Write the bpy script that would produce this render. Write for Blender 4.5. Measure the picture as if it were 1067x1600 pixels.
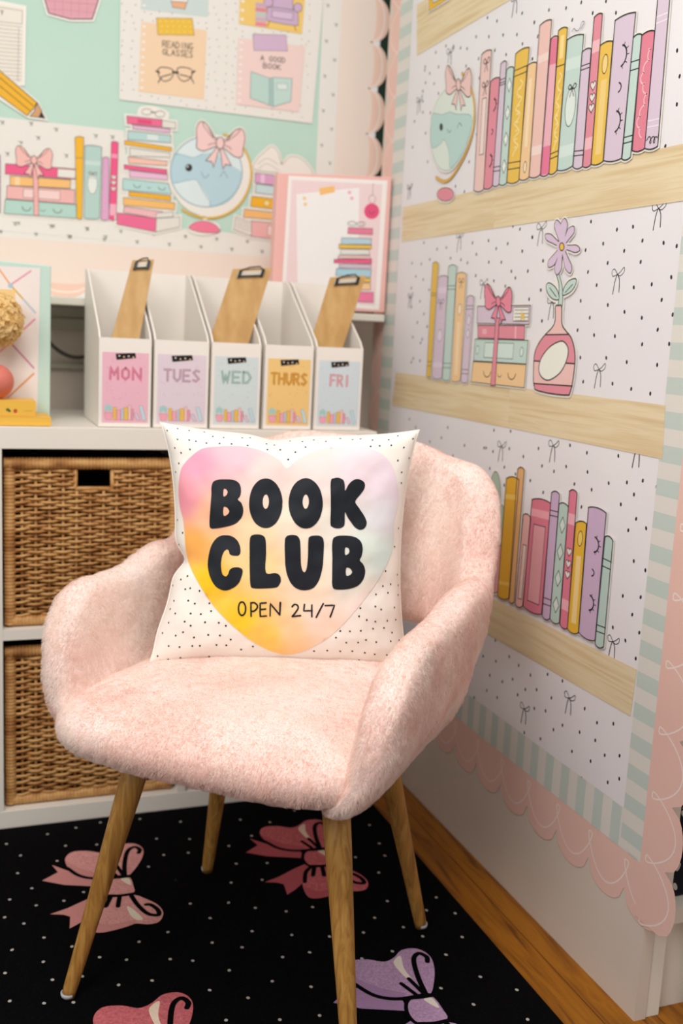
import bpy, bmesh, math, random
import numpy as np
from mathutils import Vector, Matrix
from mathutils.geometry import tessellate_polygon, delaunay_2d_cdt
from mathutils.bvhtree import BVHTree
from mathutils import noise as mnoise

for o in list(bpy.data.objects): bpy.data.objects.remove(o)
SC = bpy.context.scene
COL = SC.collection
PI = math.pi
random.seed(7)

# ------------------------------------------------------------------ camera
YAW, PITCH, ROLL = -0.36501044, 0.17028506, 0.04963688
FPX, CX, CY, CAMH = 1631.886, 533.5, 800.0, 0.9642
def cam_axes():
    a, p, r = YAW, PITCH, ROLL
    F = Vector((-math.sin(a)*math.cos(p), math.cos(a)*math.cos(p), -math.sin(p)))
    R0 = Vector((math.cos(a), math.sin(a), 0)); U0 = R0.cross(F)
    R = math.cos(r)*R0 + math.sin(r)*U0; U = -math.sin(r)*R0 + math.cos(r)*U0
    return R, U, F
CR, CU, CF = cam_axes()
CAM = Vector((0, 0, CAMH))
cd = bpy.data.cameras.new('camera'); co = bpy.data.objects.new('camera', cd); COL.objects.link(co)
co.matrix_world = Matrix(((CR.x, CU.x, -CF.x, 0), (CR.y, CU.y, -CF.y, 0), (CR.z, CU.z, -CF.z, CAMH), (0, 0, 0, 1)))
cd.sensor_fit = 'VERTICAL'; cd.sensor_height = 36.0; cd.sensor_width = 24.0
cd.lens = FPX/1600*36; cd.clip_start = .02
cd.dof.use_dof = True; cd.dof.focus_distance = 1.36; cd.dof.aperture_fstop = 3.8
SC.camera = co
# ------------------------------------------------------------------ light
SC.view_settings.view_transform = 'Standard'; SC.view_settings.look = 'None'
SC.view_settings.gamma = 1; SC.view_settings.use_curve_mapping = False
SC.view_settings.exposure = 0.0
wd = bpy.data.worlds.new('world'); SC.world = wd; wd.use_nodes = True
wd.node_tree.nodes['Background'].inputs[0].default_value = (1.0, .97, .945, 1)
wd.node_tree.nodes['Background'].inputs[1].default_value = .41
def area(name, loc, target, size, power, color, sy=None):
    l = bpy.data.lights.new(name, 'AREA'); l.energy = power; l.color = color; l.size = size
    if sy: l.shape = 'RECTANGLE'; l.size_y = sy
    o = bpy.data.objects.new(name, l); COL.objects.link(o); o.location = loc
    o.rotation_euler = (Vector(target)-Vector(loc)).to_track_quat('-Z', 'Y').to_euler(); return o
area('left_fill_light', (-1.3, -.15, 1.95), (.5, 1.5, .65), 1.1, 24, (1, .975, .94))  # unseen soft area light added front left to brighten the chair side
area('overhead_fill_light', (.1, .55, 2.3), (.4, 1.4, .5), 1.0, 25, (1, .95, .9))  # unseen area light added overhead, aimed at the chair

# ------------------------------------------------------------------ materials
def lin(c):
    return c/12.92 if c <= .04045 else ((c+.055)/1.055)**2.4
def rgb(h):
    h = h.lstrip('#'); return tuple(lin(int(h[i:i+2], 16)/255) for i in (0, 2, 4))
MC = {}
def mat(h, rough=.6, spec=.3, name=None):
    k = (h, rough, spec, name)
    if k in MC: return MC[k]
    m = bpy.data.materials.new(name or 'print_'+h); m.use_nodes = True
    b = m.node_tree.nodes['Principled BSDF']
    b.inputs['Base Color'].default_value = (*rgb(h), 1); b.inputs['Roughness'].default_value = rough
    b.inputs['Specular IOR Level'].default_value = spec
    MC[k] = m; return m
def nd(m, t, **kw):
    n = m.node_tree.nodes.new(t)
    for k, v in kw.items():
        if k in n.inputs.keys() if hasattr(n.inputs, 'keys') else False: n.inputs[k].default_value = v
        else: setattr(n, k, v)
    return n
def noisy(name, cols, scale=(1, 1, 1), nscale=5, detail=5, rough=.5, bump=0, bscale=None, dist=0, spec=.3, pos=(.3, .7)):
    m = bpy.data.materials.new(name); m.use_nodes = True; T = m.node_tree; b = T.nodes['Principled BSDF']
    tc = nd(m, 'ShaderNodeTexCoord'); mp = nd(m, 'ShaderNodeMapping'); mp.inputs['Scale'].default_value = scale
    n = nd(m, 'ShaderNodeTexNoise'); n.inputs['Scale'].default_value = nscale; n.inputs['Detail'].default_value = detail
    n.inputs['Distortion'].default_value = dist
    r = nd(m, 'ShaderNodeValToRGB'); e = r.color_ramp.elements
    e[0].position, e[1].position = pos; e[0].color = (*rgb(cols[0]), 1); e[1].color = (*rgb(cols[-1]), 1)
    for i, c in enumerate(cols[1:-1]):
        q = e.new(pos[0]+(pos[1]-pos[0])*(i+1)/(len(cols)-1)); q.color = (*rgb(c), 1)
    T.links.new(tc.outputs['Object'], mp.inputs[0]); T.links.new(mp.outputs[0], n.inputs['Vector'])
    T.links.new(n.outputs['Fac'], r.inputs[0]); T.links.new(r.outputs[0], b.inputs['Base Color'])
    b.inputs['Roughness'].default_value = rough; b.inputs['Specular IOR Level'].default_value = spec
    if bump:
        bn = nd(m, 'ShaderNodeBump'); bn.inputs['Strength'].default_value = bump; bn.inputs['Distance'].default_value = .002
        if bscale:
            n2 = nd(m, 'ShaderNodeTexNoise'); n2.inputs['Scale'].default_value = bscale; n2.inputs['Detail'].default_value = 3
            T.links.new(mp.outputs[0], n2.inputs['Vector']); T.links.new(n2.outputs['Fac'], bn.inputs['Height'])
        else: T.links.new(n.outputs['Fac'], bn.inputs['Height'])
        T.links.new(bn.outputs[0], b.inputs['Normal'])
    return m
M_WHITE = mat('#ECE6DC', .45, .4, 'white_laminate')
M_WALL = noisy('painted_wall', ['#D6C8BB', '#DCD0C4'], nscale=3, rough=.55, bump=.05, bscale=60)
M_PAPER = noisy('matte_paper', ['#E6E2E5', '#ECE8EA'], nscale=4, rough=.55, bump=.25, bscale=7)
M_PAPERB = mat('#EAE7E0', .6, .3, 'cream_paper')
M_CUT = mat('#EFEBE2', .4, .4, 'white_cardstock')
M_INK = mat('#23252A', .45, .3, 'black_ink')
M_WOODP = noisy('printed_wood', ['#D6BC92', '#DFCAA2', '#E6D5B2', '#DAC298'], scale=(1, .5, 14), nscale=8, detail=9, rough=.5, dist=.5)
M_LEG = noisy('oak_leg', ['#94662F', '#B4823F', '#C69852'], scale=(9, 9, .9), nscale=14, detail=6, rough=.45, bump=.2, dist=.8)
M_PLY = noisy('clipboard_wood', ['#B98F58', '#CBA66E'], scale=(4, 4, .6), nscale=12, detail=5, rough=.5)
M_FLOOR = noisy('oak_floor', ['#643805', '#8C540A', '#A06410', '#7E4806'], scale=(9, .8, 1), nscale=5, detail=7, rough=.35, dist=1.2)
M_WICK = noisy('wicker', ['#85562C', '#B47F47', '#D2A366', '#C29055'], scale=(1, 1, 2), nscale=22, detail=4, rough=.5, spec=.35, pos=(.25, .75))
M_WICKD = noisy('wicker_shade', ['#2A1A0C', '#3B2613'], nscale=20, rough=.7)  # wicker with the basket's inner shade put into the colour
M_GAP = mat('#24382E', .8, .1, 'chalkboard_green')
M_RUG = noisy('black_pile', ['#040405', '#0A0A0C'], nscale=500, rough=.95, bump=.8, spec=.05)
M_STEEL = mat('#8B8B88', .3, .6, 'steel'); M_STEEL.node_tree.nodes['Principled BSDF'].inputs['Metallic'].default_value = .9
M_BLK = mat('#151515', .4, .4, 'black_plastic')
def fuzzy(h, h2):
    m = noisy('pile_'+h, [h2, h], nscale=260, detail=3, rough=.95, bump=.6, spec=.05); return m
# plush fur
M_FUR = noisy('pink_plush', ['#F0CEC4', '#F6DED6', '#FAE9E3'], scale=(1, 1, 1), nscale=6, detail=5, rough=.8, bump=.9, bscale=260, spec=.15, dist=.8, pos=(.32, .66))
fb = M_FUR.node_tree.nodes['Principled BSDF']
fb.inputs['Sheen Weight'].default_value = .25; fb.inputs['Sheen Roughness'].default_value = .5
M_HAIR = bpy.data.materials.new('plush_hair'); M_HAIR.use_nodes = True
T_ = M_HAIR.node_tree; T_.nodes.clear(); o1 = T_.nodes.new('ShaderNodeOutputMaterial'); mx = T_.nodes.new('ShaderNodeMixShader'); d1 = T_.nodes.new('ShaderNodeBsdfDiffuse'); t1 = T_.nodes.new('ShaderNodeBsdfTranslucent')
tc = T_.nodes.new('ShaderNodeTexCoord'); n1 = T_.nodes.new('ShaderNodeTexNoise'); n1.inputs['Scale'].default_value = 7; n1.inputs['Detail'].default_value = 4; n1.inputs['Distortion'].default_value = .8
cr = T_.nodes.new('ShaderNodeValToRGB'); cr.color_ramp.elements[0].position = .35; cr.color_ramp.elements[1].position = .62
cr.color_ramp.elements[0].color = (*rgb('#F8DDD3'), 1); cr.color_ramp.elements[1].color = (*rgb('#FFF4EC'), 1)
T_.links.new(tc.outputs['Object'], n1.inputs['Vector']); T_.links.new(n1.outputs['Fac'], cr.inputs[0])
T_.links.new(cr.outputs[0], d1.inputs[0]); T_.links.new(cr.outputs[0], t1.inputs[0]); mx.inputs[0].default_value = .45
T_.links.new(d1.outputs[0], mx.inputs[1]); T_.links.new(t1.outputs[0], mx.inputs[2]); T_.links.new(mx.outputs[0], o1.inputs[0])

# ------------------------------------------------------------------ object helpers
def props(o, label=None, cat=None, group=None, kind=None):
    if label: o['label'] = label
    if cat: o['category'] = cat
    if group: o['group'] = group
    if kind: o['kind'] = kind
    return o
def thing(name, loc, label, cat, group=None, rz=0):
    o = bpy.data.objects.new(name, None); COL.objects.link(o); o.location = loc; o.rotation_euler = (0, 0, rz)
    o.empty_display_size = .02
    return props(o, label, cat, group)
def link(name, me, parent=None):
    o = bpy.data.objects.new(name, me); COL.objects.link(o)
    if parent: o.parent = parent
    return o
def mesh_obj(name, verts, faces, mats, parent=None, idx=None, smooth=False, world=True):
    """verts in world coordinates (world=True) or in the parent's own coordinates"""
    me = bpy.data.meshes.new(name)
    if parent is not None and world:
        off = parent.location
        if parent.parent: off = off + parent.parent.location
        verts = [Vector(v)-off for v in verts]
    me.from_pydata([tuple(v) for v in verts], [], faces)
    if not isinstance(mats, (list, tuple)): mats = [mats]
    for m in mats: me.materials.append(m)
    if idx: me.polygons.foreach_set('material_index', idx)
    if smooth: me.polygons.foreach_set('use_smooth', [True]*len(me.polygons))
    me.update(); return link(name, me, parent)
class MB:
    def __init__(s): s.v = []; s.f = []; s.mi = []
    def add(s, v, f, mi=0):
        n = len(s.v); s.v += [Vector(p) for p in v]; s.f += [tuple(i+n for i in q) for q in f]; s.mi += [mi]*len(f)
    def box(s, x0, x1, y0, y1, z0, z1, mi=0):
        s.add([(x0, y0, z0), (x1, y0, z0), (x1, y1, z0), (x0, y1, z0), (x0, y0, z1), (x1, y0, z1), (x1, y1, z1), (x0, y1, z1)],
              [(0, 3, 2, 1), (4, 5, 6, 7), (0, 1, 5, 4), (1, 2, 6, 5), (2, 3, 7, 6), (3, 0, 4, 7)], mi)
    def prism(s, poly, n, mi=0):
        """poly: 3D loop, n: extrusion vector"""
        k = len(poly); a = [Vector(p) for p in poly]; b = [p+Vector(n) for p in a]
        s.add(a+b, [tuple(range(k)), tuple(range(2*k-1, k-1, -1))]+[(i, i+k, (i+1) % k+k, (i+1) % k) for i in range(k)], mi)
    def tube(s, pts, r, n=8, mi=0, closed=False):
        pts = [Vector(p) for p in pts]; rings = []; k = len(pts); N = None
        for i, p in enumerate(pts):
            if closed: t = pts[(i+1) % k]-pts[i-1]
            else: t = pts[min(i+1, k-1)]-pts[max(i-1, 0)]
            t.normalize()
            if N is None:
                N = t.orthogonal().normalized()
            N = (N-t*N.dot(t)).normalized(); B = t.cross(N)
            rr = r[i] if isinstance(r, (list, tuple)) else r
            rings.append([p+rr*(math.cos(2*PI*j/n)*N+math.sin(2*PI*j/n)*B) for j in range(n)])
        v = [q for R in rings for q in R]; f = []
        for i in range(k if closed else k-1):
            for j in range(n):
                a = i*n+j; b = i*n+(j+1) % n; c = ((i+1) % k)*n+(j+1) % n; d = ((i+1) % k)*n+j; f.append((a, b, c, d))
        if not closed: f += [tuple(range(n-1, -1, -1)), tuple((k-1)*n+j for j in range(n))]
        s.add(v, f, mi)
    def lathe(s, prof, c=(0, 0, 0), n=24, mi=0):
        v = []; f = []
        for r, z in prof:
            for j in range(n): v.append((c[0]+r*math.cos(2*PI*j/n), c[1]+r*math.sin(2*PI*j/n), c[2]+z))
        for i in range(len(prof)-1):
            for j in range(n): f.append((i*n+j, i*n+(j+1) % n, (i+1)*n+(j+1) % n, (i+1)*n+j))
        f += [tuple(range(n-1, -1, -1)), tuple((len(prof)-1)*n+j for j in range(n))]
        s.add(v, f, mi)
    def build(s, name, mats, parent=None, world=True, smooth=False, bevel=0):
        o = mesh_obj(name, s.v, s.f, mats, parent, s.mi, smooth, world)
        if bevel:
            b = o.modifiers.new('bevel', 'BEVEL'); b.width = bevel; b.segments = 2; b.limit_method = 'ANGLE'
        return o
def frame_at(o, loc):   # give a single-mesh thing an origin at its own place
    loc = Vector(loc); o.data.transform(Matrix.Translation(-loc)); o.location = loc; return o

# ------------------------------------------------------------------ rays and planes
def ray(x, y): return CF + CR*((x-CX)/FPX) - CU*((y-CY)/FPX)
def proj(p):
    d = Vector(p)-CAM; z = d.dot(CF); return (CX+FPX*d.dot(CR)/z, CY-FPX*d.dot(CU)/z)
class Plane:
    def __init__(s, point, normal, e1):
        s.q = Vector(point); s.n = Vector(normal).normalized(); s.e1 = Vector(e1).normalized(); s.e2 = s.n.cross(s.e1)
    def at(s, x, y):
        d = ray(x, y); t = (s.q-CAM).dot(s.n)/d.dot(s.n); p = CAM+d*t-s.q
        return Vector((p.dot(s.e1), p.dot(s.e2)))
    def pt(s, a, lift=0): return s.q+s.e1*a[0]+s.e2*a[1]+s.n*lift
XW = .92                  # face of the right partition
YB = 2.40                 # face of the bulletin board
PR = Plane((XW, 0, 0), (-1, 0, 0), (0, -1, 0))
PB = Plane((0, YB, 0), (0, -1, 0), (1, 0, 0))
def k_(ox, oy, s): return lambda pts: [(ox+x/s, oy+y/s) for x, y in pts]

def smooth(pts, closed=True, n=6):
    P = [Vector((p[0], p[1])) for p in pts]; k = len(P); out = []
    rng = range(k) if closed else range(k-1)
    for i in rng:
        if closed: p0, p1, p2, p3 = P[i-1], P[i], P[(i+1) % k], P[(i+2) % k]
        else: p0, p1, p2, p3 = P[max(i-1, 0)], P[i], P[i+1], P[min(i+2, k-1)]
        for j in range(n):
            t = j/n
            out.append(.5*((2*p1)+(p2-p0)*t+(2*p0-5*p1+4*p2-p3)*t*t+(3*p1-p0-3*p2+p3)*t**3))
    if not closed: out.append(P[-1])
    return [(p.x, p.y) for p in out]
def ell(cx, cy, rx, ry, rot=0, n=24, a0=0, a1=2*PI):
    c, s = math.cos(rot), math.sin(rot); full = abs(a1-a0-2*PI) < 1e-6; m = n if full else n+1
    return [(cx+rx*math.cos(a)*c-ry*math.sin(a)*s, cy+rx*math.cos(a)*s+ry*math.sin(a)*c) for a in [a0+(a1-a0)*i/n for i in range(m)]]

class Ink:
    """layered flat print on a plane; one buffer per part"""
    EPS = .00002
    def __init__(s, plane, lift=0.0005, tf=None): s.P = plane; s.lift = lift; s.bufs = []; s.tf = tf; s.cur = None
    def part(s, name, label=None):
        if name != 'printed_book': s.lift = max(s.lift, getattr(s, 'top', 0)+.00004)
        s.cur = dict(name=name, v=[], f=[], mi=[], mats=[], label=label); s.bufs.append(s.cur); return s
    def m(s, pts):           # photo pixels (through tf) -> plane metres
        if s.tf: pts = s.tf(pts)
        return [s.P.at(*p) for p in pts]
    def _mi(s, m):
        if isinstance(m, str): m = mat(m)
        if m not in s.cur['mats']: s.cur['mats'].append(m)
        return s.cur['mats'].index(m)
    def _add(s, v, f, m, lift):
        b = s.cur; n = len(b['v']); b['v'] += [s.P.pt(p, lift) for p in v]; b['f'] += [tuple(i+n for i in q) for q in f]
        b['mi'] += [s._mi(m)]*len(f)
    def fillm(s, P, m, up=True):
        if up: s.lift += s.EPS
        tr = tessellate_polygon([[Vector((p[0], p[1], 0)) for p in P]])
        # orient towards the viewer
        F = []
        for t in tr:
            a, b, c = [P[i] for i in t]
            F.append(tuple(t) if ((b[0]-a[0])*(c[1]-a[1])-(b[1]-a[1])*(c[0]-a[0])) > 0 else tuple(reversed(t)))
        s._add(P, F, m, s.lift)
    def fill(s, pts, m): s.fillm(s.m(pts), m)
    def strokem(s, P, w, m, closed=False, up=True):
        if up: s.lift += s.EPS
        Q = []
        for p in P:
            p = Vector((p[0], p[1]))
            if not Q or (p-Q[-1]).length > 1e-5: Q.append(p)
        if closed and len(Q) > 2 and (Q[0]-Q[-1]).length < 1e-5: Q.pop()
        k = len(Q)
        if k < 2: return
        L = []; R = []; h = w/2
        for i in range(k):
            if closed: a, c = Q[i-1], Q[(i+1) % k]
            else: a, c = Q[max(i-1, 0)], Q[min(i+1, k-1)]
            d1 = (Q[i]-a); d2 = (c-Q[i])
            if d1.length < 1e-9: d1 = d2
            if d2.length < 1e-9: d2 = d1
            d1 = d1.normalized(); d2 = d2.normalized(); t = d1+d2
            if t.length < 1e-3: t = d1
            t.normalize(); nrm = Vector((-t.y, t.x)); cosv = max(.5, nrm.dot(Vector((-d1.y, d1.x))))
            L.append(Q[i]+nrm*h/cosv); R.append(Q[i]-nrm*h/cosv)
        V = L+R; F = []; caps = []
        for i in range(k if closed else k-1):
            j = (i+1) % k; F.append((i, k+i, k+j, j))
        if not closed:
            for e in (0, k-1):
                n0 = len(V); V += [Q[e]+Vector((math.cos(2*PI*q/8), math.sin(2*PI*q/8)))*h*.98 for q in range(8)]
                s.capl = True; caps.append((V[n0:], m)); V = V[:n0]
        s._add(V, F, m, s.lift)
        for cv, cm in caps: s._add(cv, [tuple(range(8))], cm, s.lift+.000004)
    def stroke(s, pts, w, m=None, closed=False): s.strokem(s.m(pts), w, m or M_INK, closed)
    def shape(s, pts, m, w=.0013, ink=None, sm=True):
        p = smooth(pts) if sm else pts
        s.fill(p, m); s.stroke(p, w, ink or M_INK, True)
    def back(s, polys, margin, m=None):   # white border cut a little larger than the print
        for p in polys:
            s.lift += .000006; s.strokem(s.m(p), margin*2, m or M_CUT, True, up=False); s.lift += .000006; s.fillm(s.m(p), m or M_CUT, up=False)
        s.lift += s.EPS
    def build(s, root):
        for b in s.bufs:
            if not b['v']: continue
            o = mesh_obj(b['name'], b['v'], b['f'], b['mats'], root, b['mi'])
            if b['label']: o['label'] = b['label']
            if b['name'] == 'printed_dots': o['kind'] = 'stuff'
    def build_one(s, name, label, cat, group=None, loc=None):
        b = s.bufs[0]; o = mesh_obj(name, b['v'], b['f'], b['mats'], None, b['mi'])
        frame_at(o, loc or b['v'][0]); return props(o, label, cat, group)
def cutout(name, plane, lift, label, cat, group=None, tf=None, base=None):
    I = Ink(plane, lift, tf); I.meta = (name, label, cat, group); return I
def finish(I):
    name, label, cat, group = I.meta
    b = [p for q in I.bufs for p in q['v']]
    zs = min(b, key=lambda p: p.z)
    root = thing(name, tuple(zs), label, cat, group); I.build(root); return root

# bilinear book in a photo-pixel quad (tl,tr,br,bl)
def quad_fn(I, q):
    tl, tr, br, bl = I.m(q)
    return lambda s, t: (tl*(1-s)+tr*s)*(1-t)+(bl*(1-s)+br*s)*t
ROSE, PINK, LAV, MINT, YEL, ORG, HOT, BLUE = '#E2909F', '#ECC8C2', '#D8C6D6', '#C4D9D1', '#EAC055', '#F1CB99', '#E87898', '#C5DCE2'
ink_w = .0013
def outline_quad(q, tb, bb, n=6):
    tl, tr, br, bl = [Vector(p) for p in q]; up = ((tl-bl)+(tr-br)); up.normalize()
    pts = [tl+(tr-tl)*i/n+up*tb*(1-(2*i/n-1)**2) for i in range(n+1)]
    pts += [br+(bl-br)*i/n-up*bb*(1-(2*i/n-1)**2) for i in range(n+1)]
    return [(p.x, p.y) for p in pts]
def book(I, q, col, deco=(), tb=14, bb=15, w=None, ink=None, name='printed_book'):
    w = w or ink_w; I.part(name); lift0 = I.lift
    pts = outline_quad(q, tb, bb); I.fill(pts, col); f = quad_fn(I, q); K = ink or M_INK
    def line(a, b, c=K, ww=w): I.strokem([f(a[0]+(b[0]-a[0])*i/6, a[1]+(b[1]-a[1])*i/6) for i in range(7)], ww, c)
    def poly(P, c): I.fillm([f(*p) for p in P], c)
    def curve(P, c=K, ww=w, closed=False, sm=True):
        PP = smooth(P, closed, 5) if sm else P; I.strokem([f(*p) for p in PP], ww, c, closed)
    for d in deco:
        t = d[0]
        if t == 'bar': poly([(0, d[1]), (1, d[1]), (1, d[2]), (0, d[2])], d[3])
        elif t == 'line':
            for y in d[1:]: line((0, y), (1, y))
        elif t == 'panel':
            poly([(d[1], d[3]), (d[2], d[3]), (d[2], d[4]), (d[1], d[4])], d[5])
            if len(d) > 6: curve([(d[1], d[3]), (d[2], d[3]), (d[2], d[4]), (d[1], d[4])], K, w*.8, True, False)
        elif t == 'oval':
            P = ell(d[1], d[2], d[3], d[4]); poly(P, d[5]); curve(P, K, w*.8, True, False)
        elif t == 'face':     # spine turned upright: lashes, smile, lashes
            for c0 in (d[1], d[3]):
                A = [(.45+.28*math.sin(a), c0-d[4]*math.cos(a)) for a in [.15+2.8*i/8 for i in range(9)]]; curve(A, K, w*1.7, sm=False)
                for a in (.4, 1.0, 1.57, 2.2, 2.8):
                    p = (.45+.28*math.sin(a), c0-d[4]*math.cos(a)); p2 = (.45+.40*math.sin(a), c0-d[4]*1.3*math.cos(a)); line(p, p2, K, w*.9)
            A = [(.45+.16*math.sin(a), d[2]-d[4]*.45*math.cos(a)) for a in [.2+2.7*i/6 for i in range(7)]]; curve(A, K, w*1.3, sm=False)
        elif t == 'hface':    # lying spine: closed eyes and smile
            for c0 in (d[1], d[3]):
                A = [(c0-d[4]*math.cos(a), .4+.3*math.sin(a)) for a in [.1+2.9*i/8 for i in range(9)]]; curve(A, K, w*1.5, sm=False)
            A = [(d[2]-d[4]*.5*math.cos(a), .5+.15*math.sin(a)) for a in [.1+2.9*i/6 for i in range(7)]]; curve(A, K, w, sm=False)
        elif t == 'dia':
            for y in d[1]:
                P = [(.5, y-d[2]), (.82, y), (.5, y+d[2]), (.18, y)]; poly(P, d[3]); curve(P, K, w*.8, True, False)
        elif t == 'heart':
            for y in d[1]:
                P = [(.5+.33*math.sin(a)**3, y-d[2]*(13*math.cos(a)-5*math.cos(2*a)-2*math.cos(3*a)-math.cos(4*a))/14) for a in [2*PI*i/20 for i in range(20)]]
                poly(P, '#E9E0D8'); curve(P, K, w*.8, True, False)
        elif t == 'squig':
            curve([(.5+.22*math.sin(i*1.9), d[1]+(d[2]-d[1])*i/16) for i in range(17)], d[3], w*1.6)
            for i in range(1, 9): curve(ell(.5, d[1]+(d[2]-d[1])*i/9, .09, .006, n=8), d[3], w, True, False)
        elif t == 'swirl':
            P = []
            for i in range(60):
                u = i/59; y = d[1]+(d[2]-d[1])*u; P.append((.5+.22*math.sin(u*4*PI+.6)+.12*math.sin(u*16*PI), y+.018*math.cos(u*16*PI)))
            curve(P, d[3], w*1.2, sm=False)
        elif t == 'bow':
            x, y, sx, sy = d[1:5]
            for sg in (-1, 1):
                curve([(x, y), (x+sg*sx*.6, y-sy), (x+sg*sx, y-sy*.3), (x+sg*sx*.5, y+sy*.3), (x, y)], K, w*1.1)
                curve([(x, y), (x+sg*sx*.2, y+sy), (x+sg*sx*.5, y+sy*2.2)], K, w)
        elif t == 'text': text(I, d[1], [f(*p) for p in d[2]], w*.9, d[3] if len(d) > 3 else K)
    I.lift = lift0+.0006; I.stroke(pts, w, K, True); I.top = max(getattr(I, 'top', 0), I.lift); I.lift = lift0+.00001; return pts
# stroke lettering -------------------------------------------------
GL = {
 'A': [[(0, 1), (.5, 0), (1, 1)], [(.2, .62), (.8, .62)]], 'B': [[(0, 1), (0, 0), (.7, .03), (.85, .25), (.6, .46), (0, .48)], [(.6, .46), (1, .7), (.7, .98), (0, 1)]],
 'C': [[(1, .15), (.6, 0), (.1, .3), (.1, .7), (.6, 1), (1, .85)]], 'D': [[(0, 0), (0, 1), (.6, .95), (1, .5), (.6, .05), (0, 0)]],
 'E': [[(1, 0), (0, 0), (0, 1), (1, 1)], [(0, .5), (.8, .5)]], 'F': [[(1, 0), (0, 0), (0, 1)], [(0, .48), (.8, .48)]],
 'G': [[(.95, .15), (.55, 0), (.05, .35), (.1, .75), (.55, 1), (.95, .8), (.95, .55), (.6, .55)]], 'H': [[(0, 0), (0, 1)], [(1, 0), (1, 1)], [(0, .5), (1, .5)]],
 'I': [[(.5, 0), (.5, 1)]], 'K': [[(0, 0), (0, 1)], [(.9, 0), (0, .55), (1, 1)]], 'L': [[(0, 0), (0, 1), (.9, 1)]],
 'M': [[(0, 1), (.05, 0), (.5, .6), (.95, 0), (1, 1)]], 'N': [[(0, 1), (0, 0), (1, 1), (1, 0)]],
 'O': [[(.5, 0), (.08, .25), (.08, .75), (.5, 1), (.92, .75), (.92, .25), (.5, 0)]], 'P': [[(0, 1), (0, 0), (.8, .05), (.95, .28), (.75, .5), (0, .55)]],
 'R': [[(0, 1), (0, 0), (.75, .03), (.9, .25), (.7, .48), (0, .52)], [(.4, .52), (1, 1)]], 'S': [[(.95, .1), (.5, 0), (.1, .22), (.5, .48), (.92, .75), (.5, 1), (.05, .88)]],
 'T': [[(0, 0), (1, 0)], [(.5, 0), (.5, 1)]], 'U': [[(0, 0), (.05, .75), (.5, 1), (.95, .75), (1, 0)]], 'W': [[(0, 0), (.25, 1), (.5, .35), (.75, 1), (1, 0)]],
 'Y': [[(0, 0), (.5, .5), (1, 0)], [(.5, .5), (.5, 1)]], '2': [[(.05, .25), (.4, 0), (.85, .2), (.6, .6), (0, 1), (1, .97)]]}
def text(I, s, Q, w, col, gap=.28, m=True):
    """Q = four plane points tl,tr,br,bl (metres)"""
    tl, tr, br, bl = [Vector((p[0], p[1])) for p in Q]
    f = lambda a, t: (tl*(1-a)+tr*a)*(1-t)+(bl*(1-a)+br*a)*t
    n = len(s); cw = 1/(n+gap*(n-1)) if n > 1 else 1; I.lift += I.EPS
    for i, ch in enumerate(s):
        if ch == ' ': continue
        x0 = i*cw*(1+gap)
        for st in GL[ch]:
            P = [(x0+x*cw, y) for x, y in st]; d = []
            for a, b in zip(P, P[1:]):
                d += [(a[0]+(b[0]-a[0])*j/4, a[1]+(b[1]-a[1])*j/4) for j in range(4)]
            d.append(P[-1]); I.strokem([f(*p) for p in d], w, col, up=False); I.lift += .000009
    I.lift += I.EPS
def bow_polys(c, u, v):
    c = Vector(c); u = Vector(u); v = Vector(v); out = []
    for sg in (-1, 1):
        out.append(smooth([tuple(c+u*a+v*b) for a, b in [(sg*.1, -.12), (sg*.3, -.3), (sg*.6, -.72), (sg*.88, -.85), (sg*1.05, -.5), (sg*1.0, .05), (sg*.98, .42), (sg*.7, .52), (sg*.35, .32), (sg*.1, .14)]]))
        out.append([tuple(c+u*a+v*b) for a, b in [(sg*.05, .1), (sg*.55, .95), (sg*.3, .95), (sg*.2, 1.2), (sg*.02, .3)]])
    return out
def big_bow(I, c, u, v, col, w=None, shade=None):
    """c centre px, u px vector to the right loop tip, v px vector downwards"""
    w = w or ink_w; c = Vector(c); u = Vector(u); v = Vector(v); T = lambda pts: [tuple(c+u*a+v*b) for a, b in pts]
    I.lift = max(I.lift, getattr(I, 'top', 0)+.0001); I.part('printed_bow')
    for sg in (-1, 1):
        I.shape(T([(sg*.05, .1), (sg*.55, .95), (sg*.3, .95), (sg*.2, 1.2), (sg*.02, .3)]), col, w, sm=False)
        I.shape(T([(sg*.1, -.12), (sg*.3, -.3), (sg*.6, -.72), (sg*.88, -.85), (sg*1.05, -.5), (sg*1.0, .05), (sg*.98, .42), (sg*.7, .52), (sg*.35, .32), (sg*.1, .14)]), col, w)
        I.stroke(smooth(T([(sg*.15, -.05), (sg*.5, -.35), (sg*.8, -.75), (sg*.62, -.75), (sg*.3, -.2)]), False), w*.8)
        I.stroke(smooth(T([(sg*.15, .05), (sg*.4, .12), (sg*.5, .22)]), False), w*.8)
    I.shape(T(ell(0, 0, .17, .28, n=10)), col, w)
def sketch_bow(I, p, h, w=.0009, tilt=0):
    """thin line bow printed on paper; p px centre, h height in metres"""
    o = I.m([p])[0]; c, s = math.cos(tilt), math.sin(tilt)
    T = lambda pts: [o+Vector((x*c-y*s, x*s+y*c))*h for x, y in pts]
    I.strokem(T(smooth([(0, .3), (-.22, .5), (-.38, .42), (-.3, .22), (0, .28)], False)), w, M_INK)
    I.strokem(T(smooth([(0, .28), (.2, .38), (.42, .55), (.44, .36), (.2, .22), (0, .3)], False)), w, M_INK, up=False)
    I.strokem(T(smooth([(-.02, .27), (-.12, 0), (-.2, -.5)], False)), w*1.4, M_INK, up=False)
    I.strokem(T(smooth([(.04, .27), (.18, .05), (.22, -.42)], False)), w*1.4, M_INK, up=False)
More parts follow.
